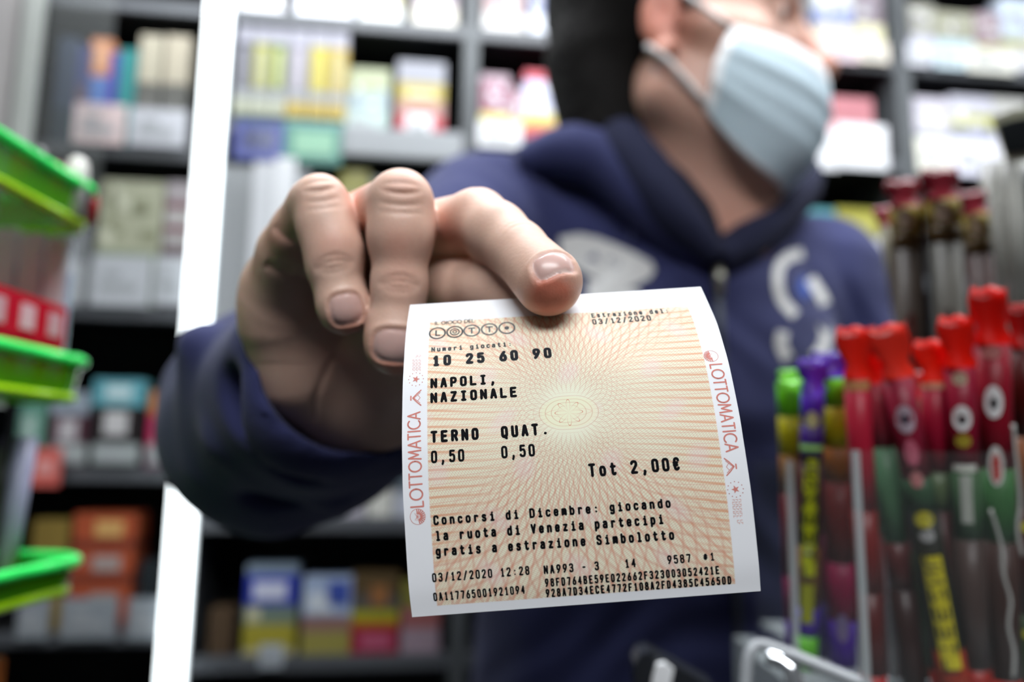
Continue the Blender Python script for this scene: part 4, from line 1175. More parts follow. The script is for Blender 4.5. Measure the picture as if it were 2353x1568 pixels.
# monoline lettering, grid 4 wide, 6 high
RR = '0 1 0 5 .35 5.65 1 6 3 6 3.65 5.65 4 5 4 1 3.65 .35 3 0 1 0 .35 .35 0 1'
G = {
 '0': RR, 'O': '0 1 0 5 .35 5.65 1 6 3 6 3.65 5.65 4 5 4 1 3.65 .35 3 0 1 0 .35 .35 0 1', '1': '.9 4.7 2.2 6 2.2 0;1 0 3.4 0',
 '2': '0 4.9 .3 5.7 1 6 3 6 3.7 5.6 4 4.8 3.7 3.8 0 .3 0 0 4 0', '3': '0 5.2 .6 5.9 1.2 6 3 6 3.8 5.5 4 4.6 3.7 3.6 3 3.2 1.6 3.2;3 3.2 3.7 2.8 4 2 4 1 3.6 .3 3 0 1 0 .3 .3 0 1',
 '4': '3 0 3 6 0 1.8 4 1.8', '5': '3.8 6 .3 6 .2 3.3 1 3.8 3 3.8 3.7 3.3 4 2.5 4 1.2 3.6 .3 3 0 1 0 .3 .3 0 .9',
 '6': '3.2 6 1.6 4.4 .3 2.6 0 1.8 0 1 .4 .3 1 0 3 0 3.7 .3 4 1.1 4 2.2 3.6 3.1 3 3.5 1 3.4 .3 2.6', '7': '0 6 4 6 4 5.4 1.8 0',
 '8': '1 3.2 .3 3.8 .1 4.6 .3 5.6 1 6 3 6 3.7 5.6 3.9 4.6 3.7 3.8 3 3.2 1 3.2 .2 2.6 0 1.8 0 1 .4 .3 1 0 3 0 3.6 .3 4 1 4 1.8 3.8 2.6 3 3.2',
 '9': '.8 0 2.4 1.6 3.7 3.4 4 4.2 4 5 3.6 5.7 3 6 1 6 .3 5.7 0 4.9 0 3.8 .4 2.9 1 2.5 3 2.6 3.7 3.4',
 'A': '0 0 1.7 6 2.3 6 4 0;.6 1.8 3.4 1.8', 'B': '0 0 0 6 2.8 6 3.6 5.6 3.8 4.6 3.5 3.6 2.8 3.2 0 3.2;2.8 3.2 3.7 2.7 4 1.8 3.7 .5 3 0 0 0',
 'C': '4 4.7 3.8 5.6 3 6 1 6 .3 5.7 0 5 0 1 .3 .3 1 0 3 0 3.7 .4 4 1.3', 'D': '0 0 0 6 2.6 6 3.5 5.6 4 4.8 4 1.2 3.5 .4 2.6 0 0 0',
 'E': '4 0 0 0 0 6 4 6;0 3.1 3.2 3.1', 'F': '0 0 0 6 4 6;0 3.1 3.2 3.1', 'I': '.6 6 3.4 6;2 6 2 0;.6 0 3.4 0', 'L': '0 6 0 0 4 0',
 'N': '0 0 0 6 4 0 4 6', 'P': '0 0 0 6 2.8 6 3.7 5.5 4 4.4 3.7 3.2 2.8 2.6 0 2.6', 'Q': '1.2 0 .3 .4 0 1 0 5 .4 5.7 1 6 3 6 3.6 5.7 4 5 4 1 3.6 .4 3 0 1.2 0;2.4 .6 3.6 -1',
 'R': '0 0 0 6 2.8 6 3.7 5.5 4 4.5 3.7 3.4 2.8 2.9 0 2.9;2.4 2.9 4 0', 'S': '3.9 4.8 3.6 5.6 3 6 1 6 .3 5.6 0 4.7 .4 3.7 1.2 3.3 2.9 2.8 3.7 2.3 4 1.4 3.7 .4 3 0 1 0 .3 .4 0 1.2',
 'T': '0 6 4 6;2 6 2 0', 'U': '0 6 0 1 .4 .3 1 0 3 0 3.6 .3 4 1 4 6', 'V': '0 6 2 0 4 6', 'Z': '.1 6 3.9 6 0 0 4 0',
 'a': '.4 3.9 1.2 4.3 2.8 4.3 3.5 3.7 3.6 0;3.6 2.5 1 2.4 .3 1.8 .1 1 .5 .2 1.4 0 2.6 .2 3.6 1', 'b': '.2 6 .2 0;.2 3.3 1.2 4.3 2.8 4.3 3.6 3.5 3.8 2 3.5 .7 2.8 0 1.2 0 .2 1',
 'c': '3.7 3.5 3 4.2 1.2 4.3 .4 3.6 .2 2 .4 .8 1.2 0 3 .1 3.7 .9', 'd': '3.8 6 3.8 0;3.8 3.3 2.8 4.3 1.2 4.3 .4 3.5 .2 2 .5 .7 1.2 0 2.8 0 3.8 1',
 'e': '.3 2.2 3.7 2.2 3.7 3.3 3 4.2 1.2 4.3 .4 3.5 .2 2 .5 .6 1.3 0 3 .1 3.6 .8', 'g': '3.8 4.3 3.8 -.8 3.2 -1.7 1 -1.8 .5 -1.3;3.8 3.3 2.8 4.3 1.2 4.3 .4 3.6 .2 2.3 .5 1.1 1.2 .5 2.8 .5 3.8 1.4',
 'i': '.9 4.2 2.2 4.2 2.2 0;.8 0 3.6 0;2.1 5.7 2.2 5.8', 'l': '.9 6 2.2 6 2.2 0;.9 0 3.5 0', 'm': '.1 0 .1 4.3;.1 3.5 .8 4.3 1.6 4.2 2 3.4 2 .6;2 3.4 2.6 4.3 3.5 4.2 3.9 3.4 3.9 0',
 'n': '.3 0 .3 4.3;.3 3.2 1.3 4.3 2.8 4.3 3.6 3.5 3.7 0', 'o': '.2 1 .2 3.3 .9 4.3 3 4.3 3.8 3.3 3.8 1 3 0 .9 0 .2 1', 'p': '.2 4.3 .2 -1.8;.2 3.3 1.2 4.3 2.8 4.3 3.6 3.5 3.8 2 3.5 .7 2.8 0 1.2 0 .2 1',
 'r': '.7 0 .7 4.3;.7 3 1.7 4.1 2.8 4.3 3.6 3.8', 's': '3.5 3.7 2.8 4.3 1 4.3 .4 3.4 1 2.5 3 2 3.6 1.1 3 .1 1 0 .3 .7', 't': '1.5 5.7 1.5 .8 2 .1 3 0 3.7 .5;.4 4.2 3.4 4.2',
 'u': '.3 4.3 .4 .8 1.1 0 2.6 0 3.7 1;3.7 4.3 3.7 0', 'z': '.4 4.2 3.6 4.2 .4 .1 3.7 .1',
 ',': '1.8 .5 2.1 .2 1.3 -1.4', '.': '1.8 .2 2 .2', ':': '1.9 .7 2 .7;1.9 3.7 2 3.7', '/': '.2 -.6 3.8 6.4', '-': '.8 2.8 3.2 2.8', '#': '1.2 1 1.6 5.4;2.6 1 3 5.4;.3 2.3 3.7 2.3;.5 4 3.9 4',
 '€': '4 4.9 3.6 5.7 2.8 6 1.9 6 1 5.6 .8 5 .8 1 1.1 .3 2 0 3 .1 3.8 .8;0 3.7 3 3.7;0 2.4 2.8 2.4', ' ': ''}
def circ_(cx, cy, r, n=20, a0=0, a1=360):
    return [(cx + r * math.cos(RAD(a0 + (a1 - a0) * k / n)), cy + r * math.sin(RAD(a0 + (a1 - a0) * k / n))) for k in range(n + 1)]
# geometric sans capitals: (width, strokes), height 1
SANS = {'L': (.56, [[(.04, 1), (.04, 0), (.5, 0)]]), 'O': (1.04, [circ_(.5, .5, .5)]), 'T': (.62, [[(0, 1), (.56, 1)], [(.28, 1), (.28, 0)]]),
        'M': (.98, [[(.04, 0), (.14, 1), (.46, .2), (.78, 1), (.88, 0)]]), 'A': (.80, [[(0, 0), (.37, 1), (.74, 0)], [(.13, .33), (.61, .33)]]),
        'I': (.22, [[(.08, 0), (.08, 1)]]), 'C': (.88, [circ_(.5, .5, .5, 18, 50, 310)]), 'G': (.98, [circ_(.5, .5, .5, 18, 50, 360), [(1.0, .48), (.6, .48)]]),
        'D': (.86, [[(.05, 0), (.05, 1), (.3, 1)] + circ_(.3, .5, .5, 10, 90, -90) + [(.05, 0)]]), 'E': (.62, [[(.5, 0), (.05, 0), (.05, 1), (.5, 1)], [(.05, .52), (.44, .52)]]),
        ' ': (.4, [])}
class Ink:
    """strokes on the paper, millimetres"""
    def __init__(s): s.v = []; s.f = []; s.lift = 0.00004
    def pt(s, U, V):
        return T(U, V) + TN(U, V) * s.lift
    def poly(s, pts2):
        n = len(s.v); s.v += [s.pt(*p) for p in pts2]; s.f.append(tuple(range(n, n + len(pts2))))
    def stroke(s, pts2, w, caps=True):
        dense = [pts2[0]]
        for a, b in zip(pts2[:-1], pts2[1:]):
            L = math.hypot(b[0] - a[0], b[1] - a[1]); k = max(1, int(L / 1.3))
            for i in range(1, k + 1): dense.append((a[0] + (b[0] - a[0]) * i / k, a[1] + (b[1] - a[1]) * i / k))
        for a, b in zip(dense[:-1], dense[1:]):
            L = math.hypot(b[0] - a[0], b[1] - a[1])
            if L < 1e-5: continue
            nx, ny = -(b[1] - a[1]) / L * w / 2, (b[0] - a[0]) / L * w / 2
            s.poly([(a[0] + nx, a[1] + ny), (a[0] - nx, a[1] - ny), (b[0] - nx, b[1] - ny), (b[0] + nx, b[1] + ny)])
        if caps:
            for p in pts2:
                s.poly([(p[0] + w / 2 * math.cos(k * math.pi / 3), p[1] + w / 2 * math.sin(k * math.pi / 3)) for k in range(6)])
    def build(s, name, M):
        inv = ticket.matrix_world.inverted()
        return put(name, [inv @ v for v in s.v], s.f, M, ticket)
def ink_mat(name, c):
    M = mat(name, c, rough=.7, noise=.25, nscale=2600)
    M.node_tree.nodes['Principled BSDF'].inputs['Specular IOR Level'].default_value = .08
    return M
INK = ink_mat('thermal_print_black', '0d0e12'); INK2 = ink_mat('thermal_print_grey', '4a4e52'); INK3 = ink_mat('thermal_print_faded', '6c7072')
PINK = ink_mat('salmon_print', 'd98a80'); PINK2 = ink_mat('pale_salmon_print', 'ecbdb4')

def printed(text, p0, p1, cap_px, w=0.20, name='printed_line', M=None, wid=0.70):
    """one row of typed characters between two places of the frame, p1 the right foot of the last letter"""
    a = np.array(on_ticket(*p0)); b = np.array(on_ticket(*p1))
    up = np.array(on_ticket(p0[0], p0[1] - cap_px)); cap = abs(a[1] - up[1])
    L = np.linalg.norm(b - a); n = len(text)
    adv = L / (n - 1 + wid)
    d = (b - a) / L; nrm = np.array((d[1], -d[0]))
    k = Ink()
    cw = adv * wid
    sw = cap * w * 1.22
    for i, ch in enumerate(text):
        for st in G[ch].split(';'):
            if not st: continue
            q = [float(v) for v in st.split()]
            pts = []
            for x, y in zip(q[0::2], q[1::2]):
                gx = sw / 2 + x / 4 * (cw - sw); gy = y / 6 * (cap - sw) + sw / 2
                pts.append(tuple(a + d * (i * adv + gx) + nrm * gy))
            k.stroke(pts, sw)
    return k.build(name, M or INK)

def lettering(text, a, b, h, M, w=0.11, name='printed_line'):
    """sans capitals from a to b (paper millimetres), h signed height"""
    tot = sum(SANS[c][0] + .12 for c in text) - .12
    a = np.array(a); b = np.array(b); L = np.linalg.norm(b - a); d = (b - a) / L; nrm = np.array((d[1], -d[0]))
    sx = L / tot; k = Ink(); x = 0
    for c in text:
        for st in SANS[c][1]:
            k.stroke([tuple(a + d * (x + p[0]) * sx + nrm * p[1] * h) for p in st], abs(h) * w)
        x += SANS[c][0] + .12
    return k.build(name, M)

# typed rows
printed('Numeri giocati:', (991, 809.5), (1177, 796), 11, .17, M=INK2)
printed('10 25 60 90', (993, 843), (1268.6, 823), 25, .20, M=ink_mat('thermal_print_dark_grey', '2a2c31'))
printed('NAPOLI,', (989, 893.5), (1141, 882.5), 23.5, .19)
printed('NAZIONALE', (989, 927.5), (1188.5, 913), 24.5, .19)
printed('TERNO', (989.5, 1019), (1100.5, 1011), 28, .19)
printed('QUAT.', (1152, 1008), (1262, 999), 28, .19)
printed('0,50', (990.5, 1065.5), (1067.5, 1061), 29, .15)
printed('0,50', (1152.5, 1054.5), (1230, 1049), 29, .15)
printed('Tot 2,00€', (1353.6, 1097.7), (1564, 1081.6), 32, .17)
printed('Concorsi di Dicembre: giocando', (996.4, 1208), (1542.4, 1167.3), 23, .18)
printed('la ruota di Venezia partecipi', (1000.5, 1244.5), (1526, 1205), 24, .18)
printed('gratis a estrazione Simbolotto', (1001, 1280), (1550.5, 1241), 24, .18)
printed('03/12/2020 12:28', (993.8, 1338.8), (1217.4, 1321.4), 21, .15)
printed('NA993 - 3', (1250, 1320.5), (1377, 1311), 21, .16)
printed('14', (1436.6, 1306.3), (1462, 1304), 21, .15)
printed('9587', (1534.4, 1297.5), (1588, 1293.2), 20.5, .15)
printed('#1', (1616, 1290.5), (1643, 1288.5), 19, .14)
printed('0A117765001921094', (997, 1382.5), (1207, 1365), 20, .15)
printed('98FD764BE59E022662F3230D3052421E'.replace('30D30', '30030'), (1253, 1350), (1653.6, 1320), 20, .16)
printed('928A7D34ECE4772F108A2FD4385C45650D', (1255, 1374), (1681, 1343), 20, .16)
printed('Estrazione del:', (1360, 731), (1538.5, 719.5), 10.5, .18, M=INK2)
printed('03/12/2020', (1362.5, 746.5), (1497.7, 737), 12.5, .16, M=INK2)
# game logo: small capitals above five ringed letters
a_, b__ = on_ticket(999, 747), on_ticket(1090, 741)
hgt = abs(on_ticket(999, 739.5)[1] - a_[1])
lettering('IL GIOCO DEL', a_, b__, hgt, INK2, w=.16)
for kk, (cx_, cy_) in enumerate([(1005, 766), (1045, 763), (1084, 760), (1124.5, 757), (1164.5, 754)]):
    U_, V_ = on_ticket(cx_, cy_)
    k = Ink(); k.stroke(circ_(U_, V_, 2.02, 26), .42, caps=False)
    if kk == 0: k.stroke([(U_ - .35, V_ - .95), (U_ - .35, V_ + .85), (U_ + .6, V_ + .85)], .42)
    elif kk == 1: k.stroke(circ_(U_, V_, 1.15, 18), .3); k.stroke(circ_(U_, V_, .5, 12), .25)
    elif kk in (2, 3): k.stroke([(U_ - .75, V_ - .85), (U_ + .75, V_ - .85)], .42); k.stroke([(U_, V_ - .85), (U_, V_ + .95)], .42)
    else: k.stroke(circ_(U_, V_, .35, 12), .55)
    k.build('printed_emblem', INK2 if kk < 2 else INK3)
# margin print: word mark, sun disc, knot emblem, star ring and fine type, up the left side and down the right
def margin(p_word0, p_word1, wd, sgn, p_disc, p_knot, p_star, p_type0, p_type1):
    a, b = on_ticket(*p_word0), on_ticket(*p_word1)
    lettering('LOTTOMATICA', a, b, wd, PINK, w=.13)
    U, V = on_ticket(*p_disc); k = Ink()
    k.stroke(circ_(U, V, 1.75, 26), .10, caps=False)
    for i in range(11):
        aa = RAD(-95 + i * 17) if sgn < 0 else RAD(85 + i * 17)
        k.stroke([(U + .7 * math.cos(aa), V + .7 * math.sin(aa)), (U + 1.6 * math.cos(aa), V + 1.6 * math.sin(aa))], .26)
    for i in range(9):
        aa = RAD(-120 + i * 30) if sgn < 0 else RAD(60 + i * 30)
        k.stroke([(U - .2, V), (U - .2 + .9 * math.cos(aa), V + .9 * math.sin(aa))], .09)
    k.build('printed_emblem', PINK)
    U, V = on_ticket(*p_knot); k = Ink(); q = -sgn
    k.stroke([(U - 1.2 * q + q * 2.3, V - 2.0), (U + .2 * q, V - 1.2), (U - .9 * q, V), (U + .2 * q, V + 1.2), (U + 1.1 * q, V + 2.0)], .28)
    k.stroke([(U + .9 * q, V - 1.4), (U - .6 * q, V), (U + .9 * q, V + 1.4)], .14)
    k.stroke([(U + .3 * q, V - .8), (U + .9 * q, V), (U + .3 * q, V + .8)], .12)
    k.stroke([(U - 1.35 * q, V - .5), (U - 1.35 * q, V + .5)], .35)
    k.build('printed_emblem', PINK)
    U, V = on_ticket(*p_star); k = Ink()
    st = [(U + (1.0 if i % 2 == 0 else .4) * math.cos(RAD(i * 36 + (180 if sgn > 0 else 0))), V + (1.0 if i % 2 == 0 else .4) * math.sin(RAD(i * 36))) for i in range(10)]
    k.poly(st)
    for i in range(12): k.stroke(circ_(U + 1.8 * math.cos(RAD(i * 30)), V + 1.8 * math.sin(RAD(i * 30)), .07, 5), .12)
    k.build('printed_emblem', PINK)
    a, b = np.array(on_ticket(*p_type0)), np.array(on_ticket(*p_type1)); k = Ink(); d = b - a
    for i in range(11):
        c = a + d * i / 10
        for off in (-.75, 0, .75):
            if i == 8: continue
            if i > 8 and off < 0: continue
            k.stroke([(c[0] + off - .22, c[1] - .16), (c[0] + off + .22, c[1] - .16 + .1 * (i % 3))], .12)
            k.stroke([(c[0] + off - .22 * (1 if i % 2 else -1), c[1] - .2), (c[0] + off - .22 * (1 if i % 2 else -1), c[1] + .2)], .12)
    k.build('printed_emblem', PINK2)
hl = on_ticket(974, 1060)[0] - on_ticket(945.5, 1060)[0]
margin((973, 1165), (965, 946), hl, -1, (960, 1188), (957, 915), (956, 872), (957, 852), (958, 818))
margin((1631, 838), (1669, 1040), hl, 1, (1633.5, 818.5), (1678, 1073), (1690, 1125), (1692.5, 1150), (1697, 1203))
# ------------------------------------------------------------------ counter display of candy sticks, right
ACR = mat('clear_acrylic', '8c9494', rough=.08, alpha=.035)
ACR.node_tree.nodes['Principled BSDF'].inputs['Specular IOR Level'].default_value = .2
ACE = mat('acrylic_edge', 'b8c0c2', rough=.15, alpha=.45)
def tube_axis(p0, p1, d0, d1):
    return P(p0[0], p0[1], d0), P(p1[0], p1[1], d1)
def along(a, b, t): return a + (b - a) * t
def stick(name, cat, label, group, p0, p1, d, wpx, bands, cap=None, deco=(), tilt=0.0, d1=None, foot=None):
    """a wrapped candy stick standing upright: p0 foot, p1 top; bands from the foot up (share, colour)"""
    a, b = P(p0[0], p0[1], d), P(p1[0], p1[1], d1 or d); r = R_(wpx / 2, d)
    zf = ZF if foot is None else foot
    a = b + (a - b) * ((b.z - zf) / (b.z - a.z))
    t_ = empty(name, a, label, cat, group)
    b_ = MB(); cols = []; z = 0; tot = sum(f for f, c in bands)
    for f, c in bands:
        if c not in cols: cols.append(c)
        q0, q1 = along(a, b, z), along(a, b, z + f / tot)
        b_.tube([q0, (q0 + q1) / 2, q1], r, cols.index(c), 14, cap=True); z += f / tot
    for c in cols: mat('glossy_wrapper_' + c, c, rough=.38, noise=.25, nscale=70).node_tree.nodes['Principled BSDF'].inputs['Specular IOR Level'].default_value = .3
    b_.build('wrapper', [mat('glossy_wrapper_' + c, c, rough=.38, noise=.25, nscale=70) for c in cols], t_, smooth=True)
    if cap:
        cc, L, fl = cap                                        # crimped top: colour, length, flare
        ax = (b - a).normalized(); sd = ax.cross(Vector((0, -1, 0))).normalized(); fw = sd.cross(ax)
        b_ = MB(); n = 16; rings = []
        for (t, k, fy) in ((0, 1.0, 1.0), (.12, 1.1, .8), (.3, .85, .55), (.55, fl, .38), (.8, fl * 1.12, .25), (1.0, fl * 1.0, .12)):
            rg = []
            for i in range(n):
                an = 2 * math.pi * i / n; wob = 1 + .12 * math.sin(an * 3 + t * 5)
                top = (.10 * L * math.sin(i * 2.1)) if t > .9 else 0
                rg.append(b + ax * (L * t + top) + sd * (math.cos(an) * r * k * wob) + fw * (math.sin(an) * r * fy * wob))
            rings.append(rg)
        vs_ = [v for g_ in rings for v in g_]
        fs_ = [(i * n + k, i * n + (k + 1) % n, (i + 1) * n + (k + 1) % n, (i + 1) * n + k) for i in range(len(rings) - 1) for k in range(n)] + [tuple((len(rings) - 1) * n + k for k in range(n))]
        b_.add(vs_, fs_); b_.build('crimped_top', mat('crimped_film_' + cc, cc, rough=.25, noise=.2, nscale=140), t_, smooth=True)
    for (kind, t, w, h, c) in deco:                             # prints on the camera side
        c0 = along(a, b, t); ax = (b - a).normalized(); fw = (CAM - c0); fw = (fw - ax * fw.dot(ax)).normalized(); sd = ax.cross(fw)
        b_ = MB(); ww = r * w; hh = (b - a).length * h; nn = 10
        if kind == 'oval':
            vs_ = [c0 + fw * (r * 1.03)]
            for i in range(16):
                an = 2 * math.pi * i / 16; x = math.cos(an) * ww; z_ = math.sin(an) * hh / 2
                vs_.append(c0 + ax * z_ + sd * x + fw * (math.sqrt(max(r * r - x * x, 0)) * 1.04))
            b_.add(vs_, [(0, 1 + i, 1 + (i + 1) % 16) for i in range(16)])
        elif kind == 'bar':
            vs_ = []
            for i in range(nn + 1):
                an = (i / nn - .5) * 2 * math.asin(min(w, .98))
                for sg in (-1, 1): vs_.append(c0 + ax * (sg * hh / 2) + sd * (math.sin(an) * r * 1.03) + fw * (math.cos(an) * r * 1.03))
            b_.add(vs_, [(2 * i, 2 * i + 1, 2 * i + 3, 2 * i + 2) for i in range(nn)])
        elif kind == 'letters':
            # column of chunky sideways letter-like strokes
            N_ = 7
            for k in range(N_):
                zc = (k / (N_ - 1) - .5) * hh; ch = 'LTHEZNU'[k % 7]
                for st in G[ch if ch in G else 'E'].split(';'):
                    if not st: continue
                    q = [float(v) for v in st.split()]
                    pl_ = [(x_, y_) for x_, y_ in zip(q[0::2], q[1::2])]
                    for (x0_, y0_), (x1_, y1_) in zip(pl_[:-1], pl_[1:]):
                        pp = []
                        for (x_, y_) in ((x0_, y0_), (x1_, y1_)):
                            xx = (y_ / 6 - .5) * 2 * ww; zz = zc + (x_ / 4 - .5) * hh / N_ * .78
                            pp.append(c0 + ax * zz + sd * xx + fw * (math.sqrt(max(r * r - xx * xx, 0)) * 1.03 + .0001))
                        b_.tube(pp, hh / N_ * .09, 0, 5)
        b_.build('printed_mark', mat('label_print_' + c, c, rough=.4), t_)
    return t_

# clear holder with rainbow sour ropes
D1 = .375
ZF = P(1880, 1506, D1 + .002).z - .0035
PUR, GRN, OLV, DRD, MAG, VIO, DPU = '5a2cc0', '76e020', 'bcb418', '6c1414', '781040', '4c1c84', '34186c'
rope = [(.14, VIO), (.16, MAG), (.30, DRD), (.14, '8c5c18'), (.14, OLV), (.12, GRN)]
stick('candy_tube', 'candy', 'green and yellow candy tube at the left end of the purple-topped group', 'purple-topped candy tubes', (1834, 1492), (1812, 880), D1 + .012, 54, rope, (GRN, .006, .8))
stick('candy_tube', 'candy', 'purple candy tube with yellow-green lettering in the middle of the group', 'purple-topped candy tubes', (1852, 1500), (1868, 900), D1 - .006, 52, [(.12, '5cae2c'), (.10, '46249c'), (.22, '6c4a20'), (.30, '47202e'), (.14, '3c1c74'), (.12, '5a2cc0')], (PUR, .014, 1.3), [('bar', .55, .55, .42, 'a8b01c'), ('letters', .55, .42, .40, '20240c'), ('bar', .24, .5, .14, '8c9018'), ('oval', .44, .6, .05, '8c98a0'), ('oval', .90, .55, .06, 'c8c890'), ('bar', .80, .9, .02, 'a4e07c')])
stick('candy_tube', 'candy', 'green, olive and dark red candy tube at the right of the purple-topped group', 'purple-topped candy tubes', (1938, 1505), (1918, 868), D1, 62, [(.16, '4a1c98'), (.20, '8c1044'), (.28, '6c1212'), (.12, '94561a'), (.14, 'bcb41c'), (.10, '76e020')], ('5428b4', .011, 1.25), [('oval', .14, .45, .10, '7c6c94')])
stick('candy_tube', 'candy', 'magenta and violet candy tube behind the middle one', 'purple-topped candy tubes', (1898, 1500), (1895, 870), D1 + .014, 44, [(.2, DPU), (.25, MAG), (.35, '641818'), (.2, '3c1c74')], (PUR, .012, 1.2))
def holder(label, x0, x1, ytop, ybot, d, dep, fr_=.020):
    a, b = P(x0, ybot, d), P(x1, ybot, d); zt = P((x0 + x1) / 2, ytop, d).z; zb = min(a.z, b.z) - .004
    t_ = empty('acrylic_holder', ((a.x + b.x) / 2, a.y + dep / 2, zb), label, 'candy holder')
    y0, y1 = a.y - fr_, a.y + dep
    b_ = MB(); b_.box(((a.x + b.x) / 2, y0, (zb + zt) / 2), (b.x - a.x, .0012, zt - zb)); b_.build('front_wall', ACR, t_)
    for x in (a.x, b.x):
        b_ = MB(); b_.box((x, (y0 + y1) / 2, (zb + zt) / 2), (.0014, y1 - y0, zt - zb)); b_.build('side_wall', ACR, t_)
    b_ = MB(); b_.box(((a.x + b.x) / 2, (y0 + y1) / 2, zb - .001), (b.x - a.x + .002, y1 - y0, .002)); b_.build('base', ACE, t_)
    for x in (a.x, b.x):
        b_ = MB(); b_.box((x, y0, (zb + zt) / 2), (.0026, .0026, zt - zb)); b_.build('corner_edge', ACE, t_)
    return t_, zb
h1, zb1 = holder('clear acrylic holder round the purple-topped candy tubes', 1796, 1974, 1060, 1506, D1 + .002, .035)
# red-capped sticks in a second holder
D2 = .345
ZF = P(2212, 1606, D2 - .004).z - .0035
RC = 'ec2010'
stick('candy_stick', 'candy', 'dark red candy stick with a ragged red top, next to the purple-topped tubes', 'red-capped candy sticks', (2010, 1600), (1968, 870), D2 - .004, 56, [(.1, '9c1414'), (.25, '4c1212'), (.25, '6c1818'), (.4, 'a81c34')], (RC, .021, 1.35), [('bar', .98, .9, .03, 'c88c5c')])
stick('candy_stick', 'candy', 'leaning candy stick with green middle behind the ragged red tops', 'red-capped candy sticks', (2105, 1600), (2010, 880), D2 + .008, 56, [(.35, '2c1210'), (.15, '4c1c1c'), (.3, '4c7454'), (.2, '9c3444')], (RC, .020, 1.4))
stick('candy_stick', 'candy', 'leaning candy stick with a yellow lettered band and one pale ring eye', 'red-capped candy sticks', (2200, 1600), (2062, 868), D2 - .003, 66, [(.18, '8c2c18'), (.42, '1c1c14'), (.1, '304c34'), (.3, '8c2038')], ('e83020', .022, 1.35), [('bar', .30, .6, .34, 'bcb018'), ('letters', .30, .42, .32, '28240c'), ('oval', .58, .6, .05, 'b0a828'), ('oval', .53, .5, .035, '989898'), ('oval', .88, .62, .085, 'a898a4'), ('oval', .88, .25, .03, '2c2c3c'), ('oval', .78, .45, .08, 'b45c70'), ('oval', .70, .4, .05, 'b07070')])
stick('candy_stick', 'candy', 'crimson candy stick with a square-cut red top', 'red-capped candy sticks', (2170, 1600), (2144, 878), D2 + .004, 56, [(.1, '98180f'), (.5, '3c1818'), (.12, '4c5c3c'), (.28, '981430')], ('f02410', .0175, 1.35), [('bar', .99, .9, .02, 'd8a888')])
stick('candy_stick', 'candy', 'crimson candy stick with a white eye print below a plain red top', 'red-capped candy sticks', (2246, 1600), (2204, 845), D2 - .004, 64, [(.12, '8c1c14'), (.38, '443430'), (.2, '3c5c3c'), (.3, '8c1430')], ('f01808', .021, 1.25), [('oval', .855, .6, .075, 'dcdcdc'), ('oval', .85, .28, .03, '16161c'), ('oval', .97, .5, .04, 'b8a48c'), ('bar', .71, .7, .02, 'c4c4bc'), ('bar', .62, .35, .14, 'a0a49c'), ('oval', .79, .5, .04, '948428')])
stick('candy_stick', 'candy', 'tallest red-capped candy stick with a white eye print and a bent tip', 'red-capped candy sticks', (2310, 1600), (2278, 792), D2 - .001, 74, [(.08, 'a82018'), (.38, '38201a'), (.2, '386838'), (.34, '901428')], ('f01408', .0235, 1.15), [('oval', .845, .5, .09, 'e4e4e4'), ('oval', .84, .22, .035, '16161c'), ('oval', .98, .55, .035, 'c07c78'), ('oval', .67, .42, .11, 'd0d0cc'), ('oval', .665, .25, .08, 'b02c28')])
stick('candy_stick', 'candy', 'dark brown candy stick cut by the right edge of the picture', 'red-capped candy sticks', (2368, 1600), (2352, 800), D2 + .006, 60, [(.25, '24381c'), (.3, '3c1008'), (.2, '7c4420'), (.25, '4c0c08')], ('b81410', .018, 1.0), [('oval', .50, .4, .03, 'c0b81c'), ('oval', .2, .4, .03, 'c0b81c')])
h2, zb2 = holder('large clear acrylic holder round the red-capped candy sticks at the right edge', 1915, 2440, 1040, 1606, D2 - .004, .013, .034)
# row behind: darker sticks in a holder of their own
D4 = .392
for k, (x_, xt, yt, bd_, l_) in enumerate(((2062, 2040, 905, [(.5, '5c1414'), (.3, '4c7048'), (.2, '8c2838')], 'green and maroon candy stick at the left of the rear row'), (2132, 2108, 915, [(.45, '30482c'), (.35, '6c1818'), (.2, '44603c')], 'dark green and maroon candy stick, second in the rear row'),
        (2205, 2182, 900, [(.4, '5a4a3c'), (.4, '30482c'), (.2, '7c1c28')], 'brownish candy stick, third in the rear row'), (2278, 2252, 905, [(.5, '3c5434'), (.3, '4c6848'), (.2, '801424')], 'green candy stick, fourth in the rear row'), (2352, 2322, 900, [(.4, '44140c'), (.4, '34502c'), (.2, '601010')], 'dark red candy stick at the right end of the rear row'))):
    stick('candy_stick', 'candy', l_, 'rear row of candy sticks', (x_, 1590), (xt, yt), D4, 58, bd_, ('c01c18', .012, 1.1), [('bar', .5, .4, .3, ('70a070', '884040', '8c8478', '587850', '5c1c14')[k])])
h3, zb3 = holder('clear acrylic holder round the rear row of candy sticks', 2012, 2460, 1075, 1560, D4, .014)
# pale wavy cord printed down the rightmost sticks
for (l_, pts, d_) in (('wavy white ribbon along the tallest red-capped stick', [(2276, 1172), (2290, 1215), (2302, 1262), (2306, 1320), (2322, 1380), (2318, 1440), (2330, 1500), (2328, 1560)], D2 - .019),
                      ('wavy white ribbon on the dark brown stick at the right edge', [(2328, 976), (2334, 1040), (2340, 1100), (2344, 1160), (2338, 1220), (2350, 1280)], D2 - .020)):
    b_ = MB(); q = spline([tuple(P(x, y, d_)) for x, y in pts], 30); b_.tube([Vector(v) for v in q], .0007, 0, 8)
    tag(b_.build('ribbon', mat('pale_plastic_cord', 'a8a8a4', rough=.5), None, smooth=True), l_, 'ribbon', 'wavy ribbons')
